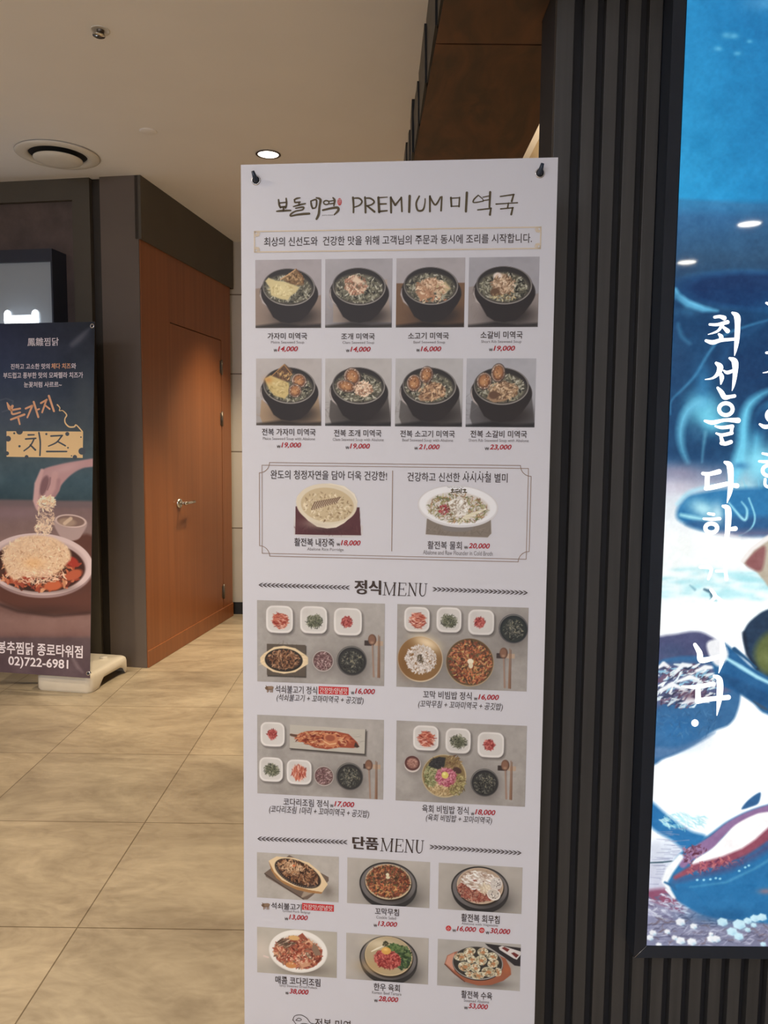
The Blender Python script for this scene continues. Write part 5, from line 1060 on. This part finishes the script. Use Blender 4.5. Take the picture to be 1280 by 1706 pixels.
# wooden board under the plate
p.ell(70, 970, 100, 52, (70, 44, 40), 0.12, 6); p.poly([(-40, 960), (0, 1000), (60, 1018), (110, 1022), (160, 1010), (160, 900), (120, 900), (120, 960)], (84, 52, 46), 6, 0.9); p.line([(-20, 1000), (30, 1018), (90, 1026), (156, 1020)], 5, (52, 34, 34), 5, 0.8); p.glow(80, 1016, 60, 8, (60, 40, 38), 0.7); p.glow(60, 1045, 80, 12, (128, 100, 96), 0.6)
# dip cup
p.poly([(92, 866), (98, 890), (110, 899), (126, 900), (136, 892), (143, 868)], (160, 140, 142), 2.5); p.ell(118, 868, 26.5, 11, (190, 172, 172), 0.1); p.ell(118, 868, 23, 8.8, (118, 96, 92), 0.1); p.ell(112, 870, 15, 6.5, (150, 128, 116), 0.1, 3); p.line([(108, 872), (118, 864)], 6, (188, 168, 152), 2)
# plate and stew
p.ell(66, 943, 90, 53, (150, 128, 132), 0.06, 2); p.ell(66, 940, 89, 51.5, (198, 180, 184), 0.06); p.ell(65, 940, 80, 44, (176, 156, 160), 0.06, 3); p.ell(65, 944, 77, 42, (58, 32, 28), 0.06, 2); p.glow(76, 980, 50, 8, (40, 26, 24), 0.6)
p.flecks(66, 952, 70, 30, 120, 7, [(136, 60, 46), (160, 80, 58), (100, 44, 36), (178, 104, 76), (66, 40, 34), (190, 140, 110)], 2)
p.ell(88, 976, 16, 8, (176, 92, 62), -0.1, 3); p.ell(122, 958, 16, 8, (166, 84, 60), -0.4, 3); p.ell(44, 958, 14, 8, (150, 66, 50), 0.3, 3); p.ell(120, 936, 12, 8, (150, 50, 40), 0.5, 3)
p.poly([(4, 930), (14, 908), (36, 896), (66, 892), (94, 898), (114, 914), (118, 930), (106, 944), (94, 956), (74, 960), (56, 962), (44, 958), (28, 966), (14, 958), (8, 944)], (206, 178, 152), 5)
p.flecks(60, 926, 57, 33, 520, 3.4, [(212, 188, 166), (202, 174, 148), (220, 198, 176), (196, 164, 136), (210, 182, 154)], 3.2, curl=0.8, a=0.7); p.flecks(62, 936, 60, 30, 50, 2.5, [(176, 134, 104), (160, 112, 84)], 2, a=0.45); p.flecks(60, 960, 50, 12, 60, 5, [(216, 190, 170), (196, 160, 140)], 4)
p.glow(56, 938, 18, 10, (214, 166, 110), 0.5)
# hand dropping cheese
HAND = (176, 140, 146)
p.poly([(160, 764), (130, 768), (98, 774), (72, 782), (64, 796), (58, 820), (57, 838), (62, 850), (68, 846), (74, 838), (90, 828), (98, 818), (104, 806), (120, 790), (138, 780), (160, 776)], HAND, 3)
p.poly([(78, 792), (82, 800), (78, 816), (70, 826), (66, 818), (70, 800)], (120, 90, 98), 4); p.line([(70, 784), (62, 806), (59, 834), (63, 848)], [6, 9, 8, 4], (192, 158, 162), 3); p.line([(92, 790), (86, 812), (76, 832)], [10, 11, 7], (186, 150, 154), 4); p.line([(98, 800), (96, 816), (90, 826)], 6, (162, 126, 132), 4); p.glow(110, 780, 26, 7, (192, 160, 166), 0.7, -0.3); p.line([(84, 796), (83, 806), (79, 816)], 2, (130, 100, 106), 2)
p.flecks(78, 838, 14, 11, 70, 4.5, [(226, 200, 176), (206, 176, 150), (236, 216, 196)], 3); p.flecks(76, 862, 14, 24, 90, 4, [(222, 200, 180), (196, 172, 156), (150, 128, 124)], 3.5, curl=0.9, a=0.8); p.flecks(72, 882, 16, 10, 40, 3.5, [(222, 200, 180), (206, 180, 160)], 3, curl=0.9, a=0.8)
# smoke ring at the left and crease highlights
p.line([(-4, 668), (10, 664), (22, 668), (18, 682), (4, 686)], 1.4, (110, 116, 128), 2, 0.5)
p.glow(132, 566, 20, 6, (86, 90, 104), 0.7, -0.75); p.line([(120, 574), (142, 554), (152, 545)], [8, 6, 2], (84, 88, 102), 5, 0.6); p.line([(122, 1098), (130, 1112), (138, 1120)], [6, 7, 3], (120, 106, 114), 4, 0.5)
m_ink2 = print_mat('banner_ink', 0.42, spec=0.4)
BG = 1.5
p.mesh('printed_picture', BAN, US, VS, 0.0004, m_ink2, bs, BG)
J = [ink('light_lettering', (196, 190, 200), 1.6), ink('orange_lettering', (206, 158, 126), BG), ink('cheese_yellow', (220, 184, 140), BG), ink('cheese_hole_ink', (70, 78, 90), BG)]
def BR(x0, y0, x1, y1):
    a = BAN.uv([(x0, (y0 + y1) / 2), (x1, (y0 + y1) / 2), ((x0 + x1) / 2, y1), ((x0 + x1) / 2, y0)])
    return (a[0, 0], a[2, 1], a[1, 0], a[3, 1])
def bw(mb, s, r, mi, bold=0.02): text(mb, BAN, s, BR(*r), 0.0009, mi, bold)
mb = MB(); bw(mb, '鳳雛찜닭', (46, 562.5, 98, 576.5), 0, 0.008)
mb.build('brand_lettering', J, bs); mb = MB(); bw(mb, '진하고 고소한 맛의', (18, 605.8, 83, 615.2), 0, 0.016); bw(mb, '체다 치즈', (85.6, 605, 118, 614.6), 1, 0.016); bw(mb, '와', (118.8, 605, 127, 614.6), 0, 0.016)
bw(mb, '부드럽고 풍부한 맛의 모짜렐라 치즈가', (5.6, 620.2, 138.5, 630.2), 0, 0.016); bw(mb, '눈꽃처럼 사르르~', (40, 636, 103, 645.4), 0, 0.016)
mb.build('slogan_lettering', J, bs); mb = MB(); bw(mb, '봉추찜닭 종로타워점', (-4, 1071.5, 138, 1092.5), 0, 0.018); bw(mb, '02)722-6981', (14, 1096, 114, 1115.5), 0, 0.018)
mb.build('shop_lettering', J, bs); mb = MB()
kD, oD = 170 / 1208, (0, 540)
def bb_(strokes, mi, z=0.0009): brush(mb, strokes, oD, kD, mi, z, BAN)
bb_([[(130, 1020, 24), (240, 1000, 22)], [(140, 1015, 22), (150, 1065, 22), (240, 1045, 20)], [(130, 1130, 22), (290, 1070, 26)], [(215, 1100, 24), (235, 1185, 20)],
     [(305, 1000, 22), (385, 965, 24)], [(385, 965, 24), (325, 1105, 20)], [(400, 920, 24), (455, 1100, 24)], [(430, 1020, 20), (465, 1005, 20)],
     [(485, 935, 22), (555, 895, 22)], [(550, 900, 22), (500, 1045, 20)], [(535, 960, 20), (590, 1005, 20)], [(580, 850, 26), (640, 1030, 24)], [(85, 930, 14), (120, 1000, 44), (150, 970, 30)]], 1)
bb_([[(680, 955, 16), (710, 990, 12), (705, 1025, 10), (745, 1025, 10), (790, 1075, 16), (770, 1120, 14), (775, 1170, 16), (820, 1215, 18), (880, 1215, 18), (905, 1195, 14), (975, 1270, 16)]], 2)
mb.build('title_lettering', J, bs); mb = MB()
q = BAN.uv(np.array([(78, 1268), (985, 1272), (980, 1584), (78, 1570)]) * kD + oD); mb.add(BAN.P(q, 0.0006), [(0, 1, 2, 3)], 2)
bb_([[(335, 1312, 20), (405, 1310, 16)], [(305, 1360, 20), (425, 1352, 18)], [(405, 1360, 18), (360, 1440, 18), (285, 1500, 16)], [(360, 1430, 18), (420, 1490, 22)], [(462, 1285, 20), (478, 1400, 20), (474, 1555, 18)],
     [(605, 1325, 20), (740, 1318, 18)], [(735, 1322, 18), (670, 1400, 18), (575, 1445, 14)], [(685, 1390, 18), (775, 1440, 18)], [(555, 1508, 20), (790, 1508, 18)]], 3)
for x, y, r_ in ((97, 1357, 34), (232, 1268, 40), (170, 1292, 12), (550, 1302, 13), (798, 1300, 24), (960, 1338, 9), (232, 1446, 14), (806, 1464, 10), (972, 1505, 42), (888, 1575, 26), (848, 1560, 8), (316, 1572, 22), (84, 1530, 24)):
    px_shape(mb, BAN, ring(x, y, r_, r_, r_ * 0.99, 20), 0.0009, 3, oD, kD)
mb.build('cheese_plaque', J, bs)
for (x, y) in ((153.5, 543), (147, 1122)):
    c = BAN.P(BAN.uv([(x, y)]))[0]
    MB().lathe([(0.006, 0.001), (0.009, 0.003), (0.012, 0.001)], c, 20, BAN.n).build('eyelet', m_eye, bs)
    MB().tube([c - BAN.n * 0.02, c + BAN.n * 0.006], 0.005, 10).build('peg', m_peg, bn)
    c0 = BAN.P([((BU0 + BU1) / 2, 0.0 if y < 800 else BV0 + 0.06)], -0.03)[0]
    for sg in (0, 1):
        cc = c if sg == 0 else BAN.P([(2 * (BU0 + BU1) / 2 - float(BAN.uv([(x, y)])[0, 0]), float(BAN.uv([(x, y)])[0, 1]))])[0]
        MB().tube([c0, cc - BAN.n * 0.015], 0.006, 8).build('stand_arm', m_steel, bn)
# the base: a hollow white tank with a raised arch along its side
byaw = math.radians(9.8); bo = np.array([-1.742, 4.089])
bu, bv = np.array([math.cos(byaw), -math.sin(byaw)]), np.array([math.sin(byaw), math.cos(byaw)])
def BB(a, b_, z): q_ = bo + a * bu + b_ * bv; return (q_[0], q_[1], z)
m_tank = mat('white_tank_plastic', (214, 206, 192), 0.38, var=0.03, scale=14)
import bmesh
def rounded(a0, a1, b0, b1, r, n=7):
    out = []
    for cx_, cy_, t0 in ((a1 - r, b0 + r, -90), (a1 - r, b1 - r, 0), (a0 + r, b1 - r, 90), (a0 + r, b0 + r, 180)):
        out += [(cx_ + r * math.cos(math.radians(t0 + 90 * i / n)), cy_ + r * math.sin(math.radians(t0 + 90 * i / n))) for i in range(n + 1)]
    dense = []
    for i in range(len(out)):
        (xa, ya), (xb, yb) = out[i - 1], out[i]; m_ = max(1, int(math.hypot(xb - xa, yb - ya) / 0.025))
        dense += [(xa + (xb - xa) * k_ / m_, ya + (yb - ya) * k_ / m_) for k_ in range(m_)]
    return dense
H = [(0.0, 0.006), (0.012, 0.0), (0.076, 0.001), (0.092, 0.005), (0.100, 0.014), (0.103, 0.03)]
rows_ = []
tk = MB(); NB = 0
for z, inset in H:
    q_ = rounded(-0.165 + inset, 0.165 - inset, 0.0 + inset, 0.42 - inset, 0.036)
    if not NB: OUTL = rounded(-0.165, 0.165, 0.0, 0.42, 0.036); NB = len(OUTL)
    q_ = [(a * (1 - inset / 0.165), 0.21 + (b_ - 0.21) * (1 - inset / 0.21)) for a, b_ in OUTL]
    for a, b_ in q_:
        zz = z
        if z < 0.05:                      # the long sides lift off the floor between the feet
            w = max(0.0, min(1.0, (b_ - 0.09) / 0.05)) * max(0.0, min(1.0, (0.385 - b_) / 0.04))
            zz = z + (0.05 * w if a > 0.12 or a < -0.12 else 0.0)
        rows_.append(BB(a, b_, zz))
F = []
for i in range(len(H) - 1):
    for j in range(NB): F.append((i * NB + j, i * NB + (j + 1) % NB, (i + 1) * NB + (j + 1) % NB, (i + 1) * NB + j))
F.append(tuple((len(H) - 1) * NB + j for j in range(NB)))
tk.add(rows_, F, 0, True); tank = tk.build('water_base', m_tank, bn)
MB().lathe([(0.022, 0.0), (0.022, 0.012), (0.0, 0.012)], BB(0.06, 0.32, 0.1005), 24).build('filler_cap', m_white, tank)
pb = BAN.P([((BU0 + BU1) / 2, 0.0)], -0.03)[0]
MB().tube([BB(0, 0.16, 0.10), BB(0, 0.15, 0.35), pb, BAN.P([((BU0 + BU1) / 2, BV1 - 0.35)], -0.03)[0]], 0.011, 12).build('stand_pole', m_steel, bn)

# ================================================================== WALL SIGN with a lit letter
sg = thing('wall_sign', 'dark framed wall sign with a glowing white letter above the stew banner', 'sign', LB(0.95, 0.03, 1.9))
m_sf = mat('dark_blue_sign_frame', (40, 46, 62), 0.4, var=0.05)
SB0, SB1 = -0.115, 0.03
fr_ = MB().box((0.474, SB0, 1.55), (0.484, SB1, 2.455), T=LB).box((0.484, SB0, 2.385), (1.45, SB1, 2.455), T=LB).box((1.44, SB0, 1.55), (1.45, SB1, 2.385), T=LB).box((0.484, SB0, 1.55), (1.44, SB1, 1.56), T=LB)
fr_.build('sign_frame', m_sf, sg)
m_face = mat('grey_sign_face', (132, 136, 140), 0.35, var=0.03, scale=2)
m_face.node_tree.nodes['Principled BSDF'].inputs['Emission Color'].default_value = rgba((150, 160, 172)); m_face.node_tree.nodes['Principled BSDF'].inputs['Emission Strength'].default_value = 0.1
MB().box((0.484, SB0 + 0.02, 1.56), (1.44, SB1 - 0.005, 2.385), T=LB).build('sign_face', m_face, sg)
mb = MB()
def SL(strokes):
    for s_ in strokes:
        V_, F_ = ribbon(s_); mb.add([LB(a, SB0 + 0.012, z) for a, z in V_], F_)
SL([[(0.775, 2.095, 0.045), (0.772, 1.97, 0.05)], [(0.598, 2.095, 0.045), (0.602, 1.97, 0.05)], [(0.775, 2.062, 0.05), (0.6, 2.062, 0.05)], [(0.775, 2.005, 0.055), (0.6, 2.005, 0.055)], [(0.69, 1.98, 0.04), (0.69, 1.92, 0.04)], [(0.84, 1.90, 0.05), (0.54, 1.90, 0.05)]])
V_, F_ = ring(0.69, 1.79, 0.085, 0.07, 0.04); mb.add([LB(a, SB0 + 0.012, z) for a, z in V_], F_)
mb.build('glowing_letter', emit_mat('lit_letter', (235, 246, 255), 3.0), sg)
lamp('sign_glow', LB(0.69, SB0 - 0.05, 1.97), 1.2, (0.75, 0.87, 1.0), 'POINT', 0.04)

# ================================================================== CEILING FITTINGS
df = thing('ceiling_diffuser', 'round white ceiling air diffuser above the dark shop front', 'air diffuser', (-1.745, 4.235, CEIL))
c = (-1.745, 4.235, CEIL)
MB().lathe([(0.160, 0.0), (0.205, -0.002), (0.212, -0.006), (0.200, -0.012), (0.168, -0.016), (0.148, -0.010), (0.146, -0.003), (0.146, 0.0)], c, 64).build('diffuser_ring', m_white, df)
MB().lathe([(0.0, -0.001), (0.15, -0.001)], c, 48).build('duct_mouth', m_black, df)
MB().lathe([(0.0, -0.046), (0.07, -0.043), (0.105, -0.038), (0.122, -0.030), (0.124, -0.026), (0.0, -0.022)], c, 64).build('diffuser_disc', m_white, df)
MB().tube([(c[0], c[1], CEIL - 0.024), (c[0], c[1], CEIL)], 0.02, 12).build('diffuser_stem', m_white, df)
def downlight(x, y, label, r=0.055, power_col=(255, 246, 230), st=9):
    t = thing('ceiling_downlight', label, 'downlight', (x, y, CEIL), 'recessed ceiling downlights')
    MB().lathe([(r, 0.0), (r * 1.12, -0.001), (r * 1.2, -0.004), (r * 1.02, -0.006), (r * 0.98, -0.004), (r * 0.96, 0.0)], (x, y, CEIL), 40).build('trim_ring', m_steel, t)
    MB().lathe([(0.0, -0.003), (r * 0.7, -0.003), (r * 0.97, -0.002)], (x, y, CEIL), 32).build('lamp_lens', emit_mat('lamp_glow', power_col, st), t)
downlight(-0.626, 4.203, 'lit downlight in the corridor ceiling just above the white menu banner')
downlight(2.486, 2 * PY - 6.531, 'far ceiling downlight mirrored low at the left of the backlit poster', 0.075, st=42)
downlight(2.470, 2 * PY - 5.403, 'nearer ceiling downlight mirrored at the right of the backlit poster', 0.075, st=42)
spk = thing('fire_sprinkler', 'small metal sprinkler head on the ceiling left of the canopy', 'sprinkler', (-1.066, 2.982, CEIL))
c = np.array((-1.06, 2.984, CEIL))
MB().lathe([(0.0, -0.001), (0.030, -0.001), (0.034, -0.003), (0.034, 0.0)], c, 32).build('sprinkler_plate', m_white, spk)
MB().lathe([(0.0, -0.010), (0.009, -0.010), (0.013, -0.006), (0.014, 0.0)], c, 20).build('sprinkler_body', m_steel, spk)
MB().tube([c + (0.010, 0, -0.008), c + (0.012, 0, -0.013), c + (0.004, 0, -0.018), c + (-0.004, 0, -0.018), c + (-0.012, 0, -0.013), c + (-0.010, 0, -0.008)], 0.0028, 8).build('sprinkler_frame', m_steel, spk)
MB().lathe([(0.0, -0.0215), (0.022, -0.021), (0.023, -0.019), (0.0, -0.018)], c + np.array((-0.006, 0, 0)), 20).build('sprinkler_deflector', m_chrome, spk)
c = at_z([(247, 219)], CEIL - 0.001)[0]
cov = MB().lathe([(0.0, -0.004), (0.036, -0.004), (0.042, -0.001), (0.042, 0.001)], (c[0], c[1], CEIL), 40).build('ceiling_cover_plate', m_ceil)
cov['label'] = 'flat round ceiling cover plate, faint, above the wooden door'; cov['category'] = 'cover plate'
